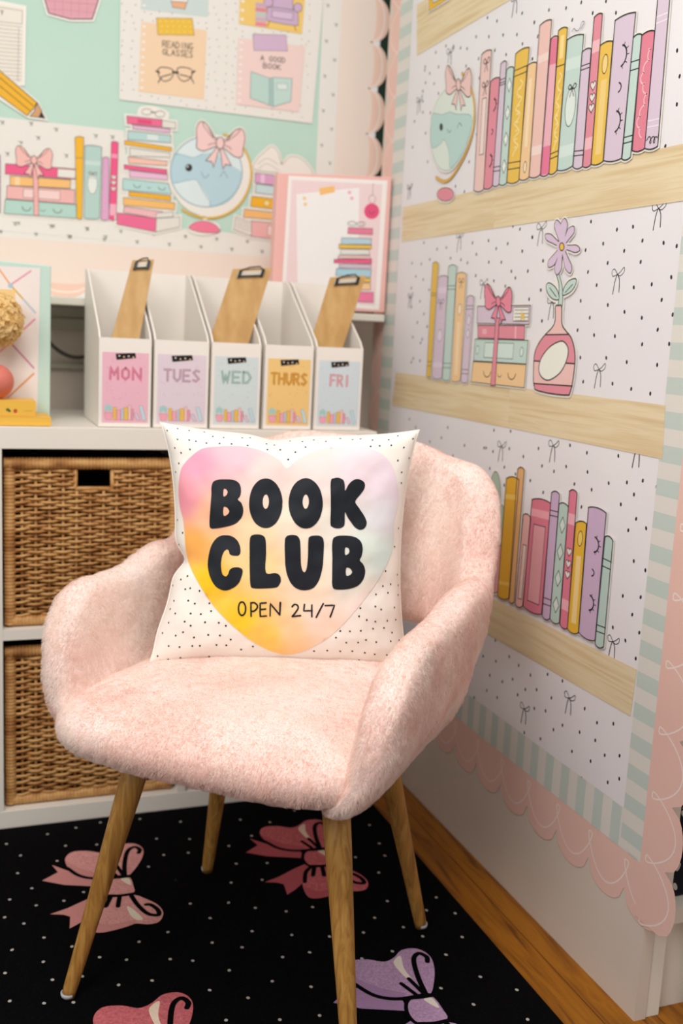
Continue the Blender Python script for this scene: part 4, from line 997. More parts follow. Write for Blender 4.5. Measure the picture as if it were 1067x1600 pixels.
# A upper row of books
tf = k_(660, 0, 4.705); I = cutout('book_row_cutout', PR, .0026, 'long paper cutout of pastel books on the upper shelf strip, right of the globe', 'cutout', tf=tf)
tf2 = k_(820, 0, 4.32)
def two(q): # crop2 coords -> crop1 coords
    return [((x-660)*4.705, y*4.705) for x, y in tf2(q)]
B_ = [([(445, 405), (520, 370), (460, 1395), (388, 1400)], PINK, [('panel', .35, .75, .33, .74, '#EFDCD4', 1), ('bow', .55, .07, .3, .03), ('bow', .55, .24, .3, .03)]),
      ([(513, 600), (583, 575), (525, 1370), (460, 1385)], ROSE, [('face', .23, .48, .75, .055)]),
      ([(587, 475), (630, 455), (575, 1355), (527, 1362)], LAV, [('line', .13, .155, .175, .85, .885)]),
      ([(630, 515), (684, 498), (630, 1345), (575, 1355)], MINT, [('dia', (.14, .38, .61, .85), .06, '#E9EFE9')]),
      ([(697, 398), (798, 350), (720, 1330), (632, 1340)], YEL, [('line', .13, .175, .85, .9), ('squig', .22, .8, '#F4DD98')]),
      ([(780, 490), (853, 462), (795, 1305), (722, 1318)], ORG, [('panel', .3, .6, .12, .72, '#F6DDB8'), ('oval', .5, .9, .14, .05, '#F8E4C4')]),
      (two([(112, 175), (193, 135), (115, 1180), (40, 1195)]), '#EDC4BA', [('bar', .2, .25, '#F2D8D0'), ('bar', .8, .86, '#F3DAD3')]),
      (two([(188, 265), (240, 250), (175, 1170), (117, 1185)]), '#EDB4C0', [('bar', 0, .19, '#E37E96'), ('bar', .79, 1, '#E77A9C')]),
      (two([(238, 210), (300, 190), (228, 1150), (175, 1175)]), YEL, [('panel', .28, .7, .04, .2, '#F5DC96'), ('line', .25, .86, .895), ('squig', .3, .84, '#F4DD98')]),
      (two([(298, 270), (410, 235), (335, 1120), (230, 1150)]), MINT, [('bar', .15, .24, '#D3E4DC'), ('bar', .82, .91, '#D6E6DF'), ('oval', .52, .53, .32, .15, '#DFE9E2'), ('bow', .55, .385, .25, .03)]),
      (two([(398, 355), (460, 330), (400, 1125), (337, 1130)]), LAV, [('line', .12, .155, .86, .9)]),
      (two([(480, 120), (537, 95), (460, 1110), (402, 1125)]), ROSE, [('bar', .16, .24, '#F0BCC4'), ('bar', .81, .89, '#F0BCC4'), ('heart', (.46, .54, .61), .03)]),
      (two([(520, 310), (607, 280), (540, 1090), (458, 1110)]), YEL, [('oval', .5, .17, .22, .08, '#F2D388'), ('panel', .28, .75, .3, .93, '#F0D084')]),
      (two([(622, 140), (762, 85), (665, 1070), (543, 1085)]), LAV, [('face', .27, .49, .73, .075)]),
      (two([(745, 255), (803, 235), (727, 1060), (668, 1075)]), MINT, [('line', .2, .27, .82, .87)]),
      (two([(803, 240), (890, 210), (822, 1003), (737, 1018)]), '#E08496', [('swirl', .12, .88, '#F2BFC4')]),
      (two([(915, -60), (1000, -100), (910, 988), (822, 1003)]), LAV, [('bar', .16, .17, '#E9DDE8'), ('bar', .2, .21, '#E9DDE8'), ('bar', .82, .83, '#E9DDE8'), ('bar', .86, .87, '#E9DDE8')])]
I.part('backing'); I.back([outline_quad(q, 14, 14) for q, _, _ in B_], .0035)
for q, c, d in B_: book(I, q, c, d)
tfo = I.tf; I.part('printed_line'); I.tf = None
I.tf = tf2; I.stroke(smooth([(835, 950), (850, 925), (862, 930), (865, 965), (855, 960), (875, 925), (890, 930), (888, 965), (880, 955), (895, 925), (910, 928)], False), .0012); I.stroke(smooth([(330, 215), (345, 195), (360, 210), (380, 200), (400, 150), (415, 155), (390, 195)], False), .001)
I.tf = tfo; finish(I)
# B globe
def globe(I, C0, rx, ry, rot, ringw, col_land, bowc, ringpts, base, landpts, ww):
    pass
I = cutout('globe_cutout', PR, .0026, 'paper cutout of a smiling globe with pink bow, left of the upper illustrated books', 'cutout', tf=tf)
gl = smooth([(65, 1000), (85, 830), (130, 720), (190, 650), (260, 605), (330, 605), (375, 680), (390, 800), (368, 950), (318, 1100), (250, 1215), (190, 1255), (130, 1230), (85, 1130)])
I.part('backing'); I.back([gl, ell(178, 1430, 62, 48)]+bow_polys((275, 625), (92, 12), (0, 155)), .004)
I.part('printed_globe'); I.shape([gl[i] for i in range(0, len(gl), 6)], '#DDE6DC', .0014, mat('#8FA8A0'))
I.shape([(82, 840), (150, 845), (210, 825), (260, 840), (355, 845), (372, 900), (340, 1040), (290, 1150), (215, 1235), (205, 1120), (170, 1030), (140, 1060), (82, 1085), (70, 960)], '#BBD8D2', .0010, mat('#7E9C96'))
I.fill(ell(147, 935, 12, 28), M_INK); I.stroke(smooth([(192, 950), (205, 975), (222, 955)], False), .0011); I.stroke(smooth([(265, 945), (280, 905), (300, 930)], False), .0011)
I.part('printed_ring'); rg = smooth([(300, 540), (345, 600), (378, 690), (392, 800), (385, 930), (350, 1070), (290, 1200), (220, 1305), (165, 1335), (108, 1305)], False)
I.stroke(rg, .0062, mat('#B88A2C')); I.stroke(rg, .0042, mat('#E2B24C'))
I.part('printed_stand'); I.shape(ell(178, 1430, 62, 50, n=14), ROSE, .0014)
big_bow(I, (275, 625), (92, 12), (0, 155), PINK); finish(I)
# C middle left books
tfm = k_(640, 340, 4.85)
I = cutout('book_row_cutout', PR, .0026, 'paper cutout of five narrow upright books with tall yellow one, middle left', 'cutout', tf=tfm)
B_ = [([(185, 350), (228, 350), (170, 1200), (138, 1200)], YEL, [('line', .26, .28, .87, .91)]),
      ([(228, 455), (303, 450), (255, 1212), (178, 1208)], LAV, [('bar', .1, .16, '#E3D3E3'), ('bow', .4, .25, .3, .035), ('oval', .5, .58, .25, .06, '#E6DAE4'), ('bar', .85, .9, '#E3D3E3')]),
      ([(305, 372), (367, 370), (315, 1222), (258, 1222)], MINT, [('line', .17, .2, .86, .9)]),
      ([(367, 428), (440, 428), (395, 1232), (325, 1232)], ORG, [('bow', .5, .07, .3, .03), ('oval', .5, .33, .2, .05, '#F6E2C6'), ('panel', .3, .65, .45, .95, '#F6DAB4')]),
      ([(445, 605), (498, 603), (450, 1242), (398, 1238)], LAV, [('line', .1, .14, .86, .91), ('oval', .5, .27, .22, .06, '#E6DAE4'), ('oval', .5, .43, .22, .05, '#E6DAE4')])]
I.part('backing'); I.back([outline_quad(q, 14, 14) for q, _, _ in B_], .003)
for q, c, d in B_: book(I, q, c, d, w=.0011, ink=mat('#4A4548'))
finish(I)
# D gift-tied stack
I = cutout('book_stack_cutout', PR, .0026, 'paper cutout of four stacked books tied with a rose bow, beside the vase', 'cutout', tf=tfm)
B_ = [([(525, 672), (928, 665), (918, 810), (522, 802)], LAV, [('panel', .7, .97, .1, .85, '#F0ECE2', 1)]),
      ([(528, 815), (885, 818), (880, 925), (528, 912)], ROSE, [('bar', 0, .001, ROSE), ('panel', .8, .83, 0, 1, '#F0B9C2'), ('panel', .1, .2, .3, .7, '#EEB0BC')]),
      ([(508, 920), (910, 930), (895, 1110), (495, 1085)], MINT, [('panel', .2, .75, .15, .82, '#D3E5DE', 1), ('oval', .06, .5, .03, .2, '#D3E5DE'), ('oval', .9, .5, .03, .2, '#D3E5DE')]),
      ([(492, 1090), (895, 1113), (880, 1290), (475, 1245)], ORG, [('hface', .3, .54, .76, .07)])]
I.part('backing'); I.back([outline_quad(q, 0, 0) for q, _, _ in B_]+bow_polys((685, 635), (100, 15), (0, 140)), .003)
for q, c, d in B_: book(I, q, c, d, tb=0, bb=0, w=.0012)
I.part('printed_pages')
for k in range(4): I.stroke([(808, 700+k*27), (910, 700+k*27)], .0008, mat('#3A4A40'))
I.fill([(860, 710), (880, 735), (885, 775), (868, 760), (855, 775)], YEL)
I.part('printed_ribbon'); I.shape([(668, 760), (692, 760), (660, 1272), (625, 1272)], ROSE, .0012, sm=False)
big_bow(I, (685, 635), (100, 15), (0, 140), '#E78CA0'); finish(I)
# E flower vase
tfv = k_(800, 330, 3.996); I = cutout('flower_vase_cutout', PR, .0026, 'paper cutout of a lilac daisy in a pink banded vase, on the middle shelf strip', 'cutout', tf=tfv)
vase = [(282, 597), (302, 590), (320, 597), (322, 700), (345, 745), (380, 790), (400, 860), (404, 940), (390, 1060), (372, 1135), (355, 1148), (260, 1140), (165, 1118), (150, 1095), (144, 1040), (150, 900), (175, 830), (215, 775), (262, 725), (280, 680)]
cen = Vector((322, 222)); tips = [(288, 62), (338, 52), (392, 100), (430, 240), (372, 382), (290, 392), (240, 346), (220, 150)]
pet = []
for tx, ty in tips:
    d = Vector((tx, ty))-cen; n = Vector((-d.y, d.x)).normalized(); L = d.length
    pet.append(smooth([tuple(cen+d*.1-n*6), tuple(cen+d*.5-n*15), tuple(cen+d*.82-n*20), tuple(cen+d*1.02), tuple(cen+d*.82+n*20), tuple(cen+d*.5+n*15), tuple(cen+d*.1+n*6)]))
lf1 = smooth([(300, 552), (262, 548), (230, 510), (222, 465), (240, 448), (275, 470), (298, 510)]); lf2 = smooth([(325, 523), (335, 475), (365, 435), (405, 422), (410, 450), (385, 495), (350, 520)])
I.part('backing'); I.back(pet+[smooth(vase), lf1, lf2, smooth([(285, 390), (315, 450), (325, 600), (295, 600)])], .0042)
I.part('printed_stem'); I.shape([(284, 388), (300, 388), (322, 470), (326, 540), (320, 600), (298, 600), (302, 520), (300, 450)], MINT, .0018)
I.part('printed_leaf'); I.fill(lf1, MINT); I.stroke(lf1, .0018, None, True); I.stroke([(245, 480), (285, 535)], .0016)
I.part('printed_leaf'); I.fill(lf2, MINT); I.stroke(lf2, .0018, None, True); I.stroke([(388, 458), (340, 510)], .0016)
I.part('printed_flower')
for p in pet: I.stroke(p, .0030, None, True)
for p in pet: I.fill(p, '#D9C3DA')
I.fill(ell(322, 222, 34, 36), '#D9C3DA'); I.fill(ell(321, 223, 17, 28, n=16), M_INK); I.fill(ell(321, 223, 12, 21, n=16), YEL)
I.part('printed_vase'); vs = smooth(vase); I.fill(vs, '#EDC3BE')
I.fill([(228, 772), (360, 770), (385, 800), (402, 870), (402, 952), (150, 935), (155, 880), (180, 825), (215, 778)], ROSE); I.fill([(148, 1078), (385, 1092), (370, 1138), (355, 1147), (260, 1139), (165, 1117), (150, 1092)], ROSE)
for a, c in (((218, 772), (365, 770)), ((150, 935), (402, 953)), ((146, 1076), (387, 1092))): I.stroke([a, c], .0022)
ov = smooth([(318, 812), (352, 835), (362, 880), (345, 950), (305, 1015), (240, 1055), (195, 1035), (178, 985), (195, 915), (250, 845)]); I.fill(ov, '#EDEDE2'); I.stroke(ov, .0022, None, True); I.stroke(vs, .0022, None, True)
finish(I)
# F bottom row
tfb = k_(740, 660, 3.263); I = cutout('book_row_cutout', PR, .0026, 'paper cutout of pastel books and cactus on the bottom shelf strip, behind the chair', 'cutout', tf=tfb)
B_ = [([(175, 285), (240, 292), (190, 895), (130, 883)], '#DFA936', [('bar', .13, .17, '#EBC25E'), ('bar', .87, .9, '#EBC25E')]),
      ([(233, 238), (267, 242), (215, 915), (187, 905)], '#E2AE78', []),
      ([(262, 470), (300, 487), (258, 935), (220, 925)], '#E6B3AE', [('panel', .3, .75, .32, .93, '#EAD0C8', 1)]),
      ([(306, 392), (402, 412), (355, 978), (260, 935)], '#D97B90', [('bar', .08, .15, '#EAA3AE'), ('panel', .2, .82, .22, .93, '#DFA0A8', 1)]),
      ([(406, 358), (447, 367), (397, 1000), (358, 985)], '#C9AECB', [('line', .14, .18, .85, .9)]),
      ([(445, 415), (492, 430), (445, 1022), (398, 1000)], '#B9CFC6', [('dia', (.17, .4, .63, .86), .07, '#D3E0D8')]),
      ([(498, 350), (537, 360), (487, 1048), (448, 1028)], '#DE7E94', [('bar', .16, .24, '#EDB0BA'), ('bar', .8, .88, '#EDB0BA'), ('heart', (.44, .53, .61), .03)]),
      ([(530, 512), (585, 517), (543, 1072), (487, 1052)], '#E5B53C', [('oval', .5, .14, .22, .07, '#EECB6E'), ('panel', .28, .72, .3, .93, '#F0D292')]),
      ([(595, 432), (686, 462), (628, 1112), (545, 1070)], '#CBB0CC', [('face', .27, .49, .73, .06)]),
      ([(680, 582), (720, 603), (672, 1143), (628, 1128)], '#B9CFC8', [('line', .2, .27, .82, .88)])]
cac = [smooth([(92, 420), (95, 300), (118, 250), (140, 300), (142, 450), (138, 640), (100, 640)]), smooth([(112, 625), (125, 480), (150, 420), (168, 470), (165, 560), (150, 630)]), smooth([(130, 628), (145, 575), (165, 560), (172, 600), (165, 630)])]
pot = [(60, 632), (183, 625), (128, 868), (60, 872)]
I.part('backing'); I.back([outline_quad(q, 6, 8) for q, _, _ in B_]+cac+[pot], .0032)
I.part('printed_cactus')
for c_ in cac: I.fill(c_, '#AEBFAB'); I.stroke(c_, .0014, None, True)
I.part('printed_pot'); I.shape(pot, '#E2A5A9', .0014, sm=False)
for q, c, d in B_: book(I, q, c, d, tb=12, bb=13)
finish(I)
# G frame at the top edge
I = cutout('frame_cutout', PR, .0026, 'corner of a yellow framed paper cutout at the top edge, above the globe', 'cutout', tf=k_(660, 0, 4.705)); I.part('backing'); I.back([[(50, -300), (190, -360), (200, -10), (55, 80)]], .004)
I.part('printed_frame'); I.shape([(50, -300), (190, -360), (200, -10), (55, 85)], '#E9B840', .0012, sm=False); I.part('printed_glass'); I.shape([(85, -300), (165, -330), (170, -20), (85, 25)], '#C9D6D8', .001, sm=False); finish(I)

# ================================================================== cabinet beyond the partition
cab = thing('bookcase', (1.1, 1.3, 0), 'white bookcase standing beyond the near end of the right partition', 'bookcase')
b = MB(); b.box(XW+.021, XW+.045, 1.12, 1.60, 0, 2.4); b.build('side_panel', M_WHITE, cab, bevel=.001)
b = MB(); b.box(XW+.045, 1.45, 1.125, 1.60, .14, .165); b.build('shelf', M_WHITE, cab); b = MB(); b.box(XW+.045, 1.45, 1.125, 1.60, .60, .625); b.build('shelf', M_WHITE, cab)
b = MB(); b.box(XW+.045, 1.45, 1.585, 1.60, 0, 2.4); b.build('back_panel', M_WHITE, cab); b = MB(); b.box(XW+.045, 1.45, 1.135, 1.15, 0, .139); b.build('plinth', M_WHITE, cab)
b = MB(); b.box(1.01, 1.035, 1.06, 1.12, 0, 2.4); o = b.build('post', mat('#D9D3C6', .5)); frame_at(o, (1.02, 1.09, 0)); props(o, 'pale upright board at the bottom right edge of the frame', 'board')
b = MB(); b.box(.985, 1.20, 1.15, 1.40, .1655, .40); bag = thing('fabric_bin', (1.09, 1.27, .1655), 'black fabric bin with white spots inside the bookcase at right', 'bin'); b.build('body', mat('#121420', .8), bag, bevel=.006)
I = Ink(Plane((0, 1.15, 0), (0, -1, 0), (1, 0, 0)), .0006); I.part('spots'); rn = random.Random(3)
for i in range(60):
    c = Vector((rn.uniform(.99, 1.195), rn.uniform(.17, .395))); a = rn.uniform(0, 3); I.fillm([c+Vector((.007*math.cos(t)*math.cos(a)-.0035*math.sin(t)*math.sin(a), .007*math.cos(t)*math.sin(a)+.0035*math.sin(t)*math.cos(a))) for t in [2*PI*k/9 for k in range(9)]], '#D9D3CC', up=False)
I.build(bag)

# ================================================================== BULLETIN BOARD
KW = None
def bz(x, z): return Vector((x, z))
I = Ink(PB, .0004); I.part('p')
I.fillm([bz(-.6, 1.12), bz(.83, 1.12), bz(.83, 2.2), bz(-.6, 2.2)], noisy('mint_paper', ['#BCDCCD', '#C3E1D3'], nscale=3, rough=.6, bump=.2, bscale=5))
I.build_one('backing_paper', 'mint green backing paper of the bulletin board', 'paper', loc=(.3, YB, 1.12))
# white paper margins under the borders
I = Ink(PB, .0006); I.part('p'); I.fillm([bz(-.6, 1.008), bz(.925, 1.008), bz(.955, 1.36), bz(.955, 2.2), bz(.811, 2.2), bz(.811, 1.172), bz(-.6, 1.172)], '#EAECEC')
I.build_one('border_paper', 'bluish white paper edge behind the peach scallops of the bulletin board', 'paper', loc=(.3, YB, 1.0))
# dotted strips
def tiny(I, pts, s=.0042):
    for p in pts:
        o = p; I.strokem([o+Vector((-s, s*.4)), o+Vector((-s*.3, s*.2)), o, o+Vector((s*.6, s*.5))], s*.32, mat('#6F7268')); I.strokem([o+Vector((-s*.5, -s)), o, o+Vector((s*.5, -s*.9))], s*.28, mat('#6F7268'), up=False)
I = Ink(PB, .0009); I.part('p'); I.fillm([bz(-.6, 1.128), bz(.858, 1.128), bz(.858, 2.2), bz(.811, 2.2), bz(.811, 1.176), bz(-.6, 1.176)], M_PAPERB)
rn = random.Random(5); pts = []
for i in range(26): pts.append(bz(.823 if i % 2 else .845, 1.2+i*.038))
for i in range(36): pts.append(bz(-.5+i*.036, 1.14 if i % 2 else 1.16))
tiny(I, pts); I.build_one('dotted_border', 'cream border strip with tiny bows inside the peach scallops', 'border strip', loc=(.3, YB, 1.13))
M_PB = mat('#EFDFD3', .55)
for p0, p1, inn, dep, lab, ph in [(bz(.935, 2.24), bz(.935, 1.02), bz(-.079, 0), .042, 'peach scalloped border running up the right side of the bulletin board', 0), (bz(.94, 1.045), bz(-.56, 1.045), bz(0, .083), .036, 'peach scalloped border along the bottom of the bulletin board', 0)]:
    # scallops face outwards
    a = scallop(p0, p1, inn, dep, .106, .0012, 'scalloped_border', lab, plane=PB, group='peach scalloped borders of the bulletin board', Mx=M_PB, crescent='#EFCDBB')
    fin(*a, loc=((p0.x+p1.x)/2, YB, (p0.y+p1.y)/2))
# large dotted paper behind the book row (left)
I = Ink(PB, .0014); I.part('p'); I.fill([(-120, 170), (194, 204), (203, 360), (200, 378), (-120, 350)], M_PAPERB)
tiny(I, I.m([(4, 191), (49, 193), (88, 202), (33, 223), (104, 243), (60, 215), (150, 212), (24, 349), (80, 353), (136, 357), (108, 369), (165, 370), (176, 214), (12, 240), (130, 225)]), .005)
o = I.build_one('backing_paper', 'cream paper with tiny bows behind the gift-tied illustrated books', 'paper')
ink_w = .0013; GI = mat('#6A6A66')
# 1 left stack row
k1 = k_(0, 0, 3.557); I = cutout('book_row_cutout', PB, .0024, 'paper cutout of a bow-tied book stack with four upright books, left on the bulletin board', 'cutout', tf=k1)
B_ = [([(30, 910), (420, 940), (418, 998), (28, 968)], '#EC5F8C', [('panel', .74, 1, .1, .9, '#E9E6DE', 1)]), ([(55, 978), (392, 1000), (390, 1048), (55, 1032)], '#F5C07A', [('bar', 0, .001, ORG), ('panel', .08, .16, 0, 1, '#F7D5A6')]),
      ([(38, 1032), (415, 1055), (415, 1135), (35, 1105)], '#EFB7B4', [('panel', .24, .78, .15, .8, '#F3D3CE', 1)]), ([(28, 1108), (425, 1138), (425, 1215), (22, 1188)], '#B4D6CB', [('hface', .3, .53, .73, .06)])]
U_ = [([(415, 765), (465, 765), (455, 1215), (425, 1212)], '#F2B92E', [('line', .25)]), ([(470, 810), (565, 820), (552, 1215), (465, 1212)], '#B5D3CC', [('bar', .2, .26, '#C9E0D9'), ('oval', .5, .52, .3, .14, '#E4EBE4'), ('bow', .5, .38, .25, .03)]),
      ([(570, 878), (605, 880), (605, 1220), (560, 1220)], '#DFA9CC', []), ([(617, 790), (657, 795), (645, 1220), (605, 1218)], '#EF5A8C', [('bar', .15, .2, '#F39CB8'), ('heart', (.45, .52, .6), .03), ('bar', .8, .95, '#F3B0C4')])]
I.part('backing'); I.back([outline_quad(q, 0, 0) for q, _, _ in B_+U_]+bow_polys((188, 890), (98, 10), (0, 85)), .004)
for q, c, d in B_: book(I, q, c, d, 0, 0, w=.0011, ink=GI)
for q, c, d in U_: book(I, q, c, d, 6, 6, w=.0011, ink=GI)
I.part('printed_ribbon'); I.shape([(182, 930), (210, 930), (215, 1200), (188, 1198)], '#EFB3B0', .0010, GI, sm=False); big_bow(I, (188, 890), (98, 10), (0, 85), '#F1BDB6', .0011); finish(I)
I = cutout('book_cutout', PB, .0024, 'sliver of a lilac upright book cutout at the left frame edge', 'cutout', tf=k1); I.part('backing'); I.back([[(-60, 870), (2, 865), (2, 1180), (-60, 1170)]], .003); book(I, [(-60, 872), (2, 866), (2, 1180), (-60, 1172)], '#C9B2CC', w=.0011, ink=GI); finish(I)
# 2 tall stack
k2 = k_(180, 160, 4.104); I = cutout('book_stack_cutout', PB, .0026, 'paper cutout of a tall book stack with glasses on top, left of the large globe', 'cutout', tf=k2)
B_ = [([(72, 88), (300, 112), (298, 160), (75, 138)], '#EC6F95', [('panel', .3, .7, .25, .8, '#E0507E')]), ([(110, 145), (350, 172), (350, 198), (112, 172)], '#E6BBD6', []), ([(80, 182), (355, 212), (355, 262), (78, 240)], '#B9D8D6', [('panel', .45, .7, .2, .8, '#DCE8E4')]),
      ([(58, 245), (360, 290), (358, 315), (58, 272)], '#F2B62C', [('line', )]), ([(90, 292), (350, 325), (350, 355), (92, 345)], '#E6E3DA', []), ([(80, 350), (330, 378), (330, 408), (85, 392)], '#F4C4B4', []), ([(55, 400), (330, 432), (330, 462), (55, 428)], '#EC6290', []),
      ([(90, 436), (335, 465), (335, 500), (90, 480)], '#E9BFD9', []), ([(48, 488), (340, 520), (360, 590), (45, 562)], '#B7DBD9', [('hface', .3, .55, .82, .07)]), ([(85, 572), (355, 600), (355, 632), (85, 602)], '#F2B52C', []),
      ([(50, 610), (382, 645), (378, 690), (50, 660)], '#F4BE72', []), ([(55, 668), (300, 700), (260, 745), (50, 705)], '#EFBBC0', []), ([(12, 708), (262, 745), (258, 832), (8, 782)], '#EC6F98', [])]
pg = [(262, 745), (412, 735), (410, 800), (258, 832)]; pg2 = [(260, 712), (370, 702), (370, 735), (258, 742)]; pg0 = [(300, 118), (385, 130), (385, 172), (298, 160)]
I.part('backing'); I.back([outline_quad(q, 0, 0) for q, _, _ in B_]+[pg, pg2, pg0, smooth([(165, 45), (240, 40), (325, 70), (310, 105), (170, 90)])], .005)
for q, c, d in B_: book(I, q, c, [e for e in d if len(e) > 1], 0, 0, w=.0010, ink=GI)
for p in (pg, pg2, pg0): I.part('printed_pages'); I.shape(p, '#E4E1D8', .001, GI, sm=False)
I.part('printed_glasses'); I.stroke(ell(200, 62, 32, 20), .0009, GI, True); I.stroke(ell(285, 76, 32, 20), .0009, GI, True); I.stroke([(230, 62), (256, 68)], .0018)
finish(I)
# 3 globe
I = cutout('globe_cutout', PB, .003, 'large paper cutout of a winking blue globe with pink bow on the bulletin board', 'cutout', tf=k2)
G0 = ell(582, 446, 230, 226, n=40); I.part('backing'); I.back([G0, ell(610, 470, 250, 255), ell(568, 805, 95, 38)]+bow_polys((670, 262), (148, 28), (-10, 135)), .004)
I.part('printed_globe'); I.fill(G0, '#DCEAEC'); I.fill(smooth([(375, 330), (440, 340), (500, 355), (560, 330), (640, 330), (700, 380), (800, 440), (808, 460), (790, 550), (720, 640), (612, 672), (600, 620), (560, 560), (520, 500), (470, 500), (370, 520), (355, 450)]), '#B9D6E0')
I.stroke(smooth([(375, 330), (440, 340), (500, 355), (560, 330)], False), .0012, mat('#8AA8B4')); I.stroke(smooth([(372, 520), (470, 500), (520, 500), (560, 570), (605, 640), (605, 670)], False), .0012, mat('#8AA8B4')); I.stroke(G0, .0022, mat('#8AA8B4'), True)
I.fill(ell(470, 420, 22, 24), '#2B302E'); I.fill(ell(462, 412, 6, 6), '#E9EEEE'); I.stroke(smooth([(550, 450), (572, 485), (600, 462)], False), .0014, mat('#7F97A0')); I.stroke(smooth([(670, 480), (695, 445), (718, 485)], False), .0014, mat('#7F97A0'))
I.part('printed_ring'); rg = smooth([(695, 205), (780, 250), (845, 340), (870, 450), (850, 560), (790, 660), (700, 722), (600, 742), (500, 725), (428, 688)], False); I.stroke(rg, .0050, mat('#C9A040')); I.stroke(rg, .0034, mat('#E6BC4C'))
I.part('printed_stand'); I.fill([(560, 745), (588, 745), (588, 790), (560, 790)], '#E3DDD6'); I.shape([(470, 805), (510, 770), (570, 762), (630, 780), (668, 820), (640, 838), (540, 832)], '#F0809C', .0012, GI)
big_bow(I, (670, 262), (148, 28), (-10, 135), '#F3CFCB', .0016); finish(I)
# 4 right stack with open book
I = cutout('book_stack_cutout', PB, .0026, 'paper cutout of a book stack with open book on top, behind the pink binder', 'cutout', tf=k2)
B_ = [([(895, 452), (1200, 490), (1200, 560), (892, 515)], '#DDA6CC', [('bar', .0, .001, LAV), ('panel', .12, .2, 0, 1, '#EBC9E0')]), ([(900, 522), (1200, 560), (1200, 620), (895, 580)], '#C9DEE0', []), ([(872, 602), (1200, 640), (1200, 710), (865, 668)], '#F2B52C', [('oval', .3, .5, .06, .28, '#F7D98A')]),
      ([(825, 685), (1200, 725), (1200, 770), (820, 738)], '#F5BE7A', []), ([(870, 760), (1200, 790), (1200, 900), (865, 860)], '#EFB6B4', [('panel', .32, .6, .2, .8, '#F6D9D4', 1)])]
pgs = [(770, 735), (870, 770), (870, 858), (758, 815)]; ob = [(890, 430), (905, 370), (960, 315), (1005, 285), (1045, 330), (1065, 400), (1120, 350), (1200, 370), (1260, 470), (1060, 455)]
I.part('backing'); I.back([outline_quad(q, 0, 0) for q, _, _ in B_]+[pgs, smooth(ob)], .005)
for q, c, d in B_: book(I, q, c, d, 0, 0, w=.0011, ink=GI)
I.part('printed_pages'); I.shape(pgs, '#E6E0D8', .001, GI, sm=False)
for k in range(3): I.stroke([(775, 755+k*20), (862, 785+k*20)], .0007, GI)
I.part('printed_open_book'); I.shape(ob, '#EFE9E0', .0012, mat('#A9A39A')); I.stroke(smooth([(910, 400), (970, 360), (1040, 400)], False), .001, mat('#A9A39A')); I.stroke(smooth([(915, 430), (970, 395), (1050, 440)], False), .001, mat('#A9A39A'))
finish(I)
# poster with notes
k3 = k_(180, 0, 3.334); ps = cutout('poster', PB, .0028, 'white dotted poster with four taped notes, top centre of the bulletin board', 'poster', tf=k3); I = ps
I.part('sheet'); I.fill([(30, -330), (1110, -330), (1025, 645), (20, 520)], M_PAPERB)
rn = random.Random(8); I.lift += .0001
for i in range(22):
    for j in range(16):
        x, y = 45+i*48+rn.uniform(-14, 14), -60+j*44+rn.uniform(-14, 14)
        if y < 505+.12*x and x < 1040-.08*y: dots(I, [(x, y)], .0011, mat('#6F736C'), 1.2); I.lift -= I.EPS
I.lift += .0002
def note(q, col, lab, tape=None, tcol=None):
    I.part('printed_note', lab); I.fill(q, col); f = quad_fn(I, q)
    for k in range(9): I.fillm([f(.045+.03*math.cos(a), .06+.11*k+.016*math.sin(a)) for a in [-2*PI*t/8 for t in range(8)]], '#F3EEE6', up=(k == 0))
    if tape:
        I.part('printed_tape'); I.shape(tape, tcol, .0009, GI, sm=False)
        if tcol == '#EBC044':
            g = quad_fn(I, tape[:1]+tape[1:2]+tape[2:3]+tape[-1:]); I.lift += I.EPS
            for a in range(6):
                for b2 in range(3): I._add([g(.1+.16*a+.03*(b2 % 2), .2+.3*b2)+Vector((.0016*math.cos(t), .0016*math.sin(t))) for t in [2*PI*u/6 for u in range(6)]], [tuple(range(6))], '#F3D88A', I.lift)
note([(150, -300), (500, -280), (480, 90), (132, 50)], '#CBDAD8', 'pale blue printed note')
I.part('printed_cup'); I.shape([(290, 5), (372, 10), (362, 50), (298, 40)], '#E9B088', .0012, GI, sm=False); I.shape([(286, -8), (378, -2), (375, 14), (288, 8)], '#EDEAE4', .001, GI, sm=False)
note([(135, 115), (475, 160), (460, 520), (120, 478)], '#F1D3B2', 'orange printed note', [(213, 95), (400, 98), (410, 186), (220, 183)], '#EBC044')
I.part('printed_text'); text(I, 'READING', I.m([(245, 214), (402, 228), (402, 262), (245, 245)]), .0016, mat('#4A463E')); text(I, 'GLASSES', I.m([(245, 256), (402, 270), (402, 302), (245, 286)]), .0016, mat('#4A463E'))
I.part('printed_glasses'); gi = mat('#26302A')
for sgx, cx_ in ((1, 262), (-1, 360)):
    I.stroke(smooth([(cx_-40*1, 365), (cx_-20, 352), (cx_+22, 358), (cx_+40, 375), (cx_+28, 410), (cx_-8, 425), (cx_-34, 400)]), .0018, gi, True)
I.stroke([(298, 378), (325, 380)], .0045, gi); I.stroke([(212, 372), (228, 380)], .0036, gi); I.stroke([(412, 372), (398, 382)], .0036, gi); I.stroke([(222, 432), (240, 402), (290, 388)], .0020, gi); I.stroke([(408, 435), (392, 404), (335, 390)], .0020, gi)
note([(660, -300), (1010, -290), (970, 180), (642, 125)], '#EFCB74', 'yellow printed note')
I.part('printed_armchair'); lv = '#CDB0CE'
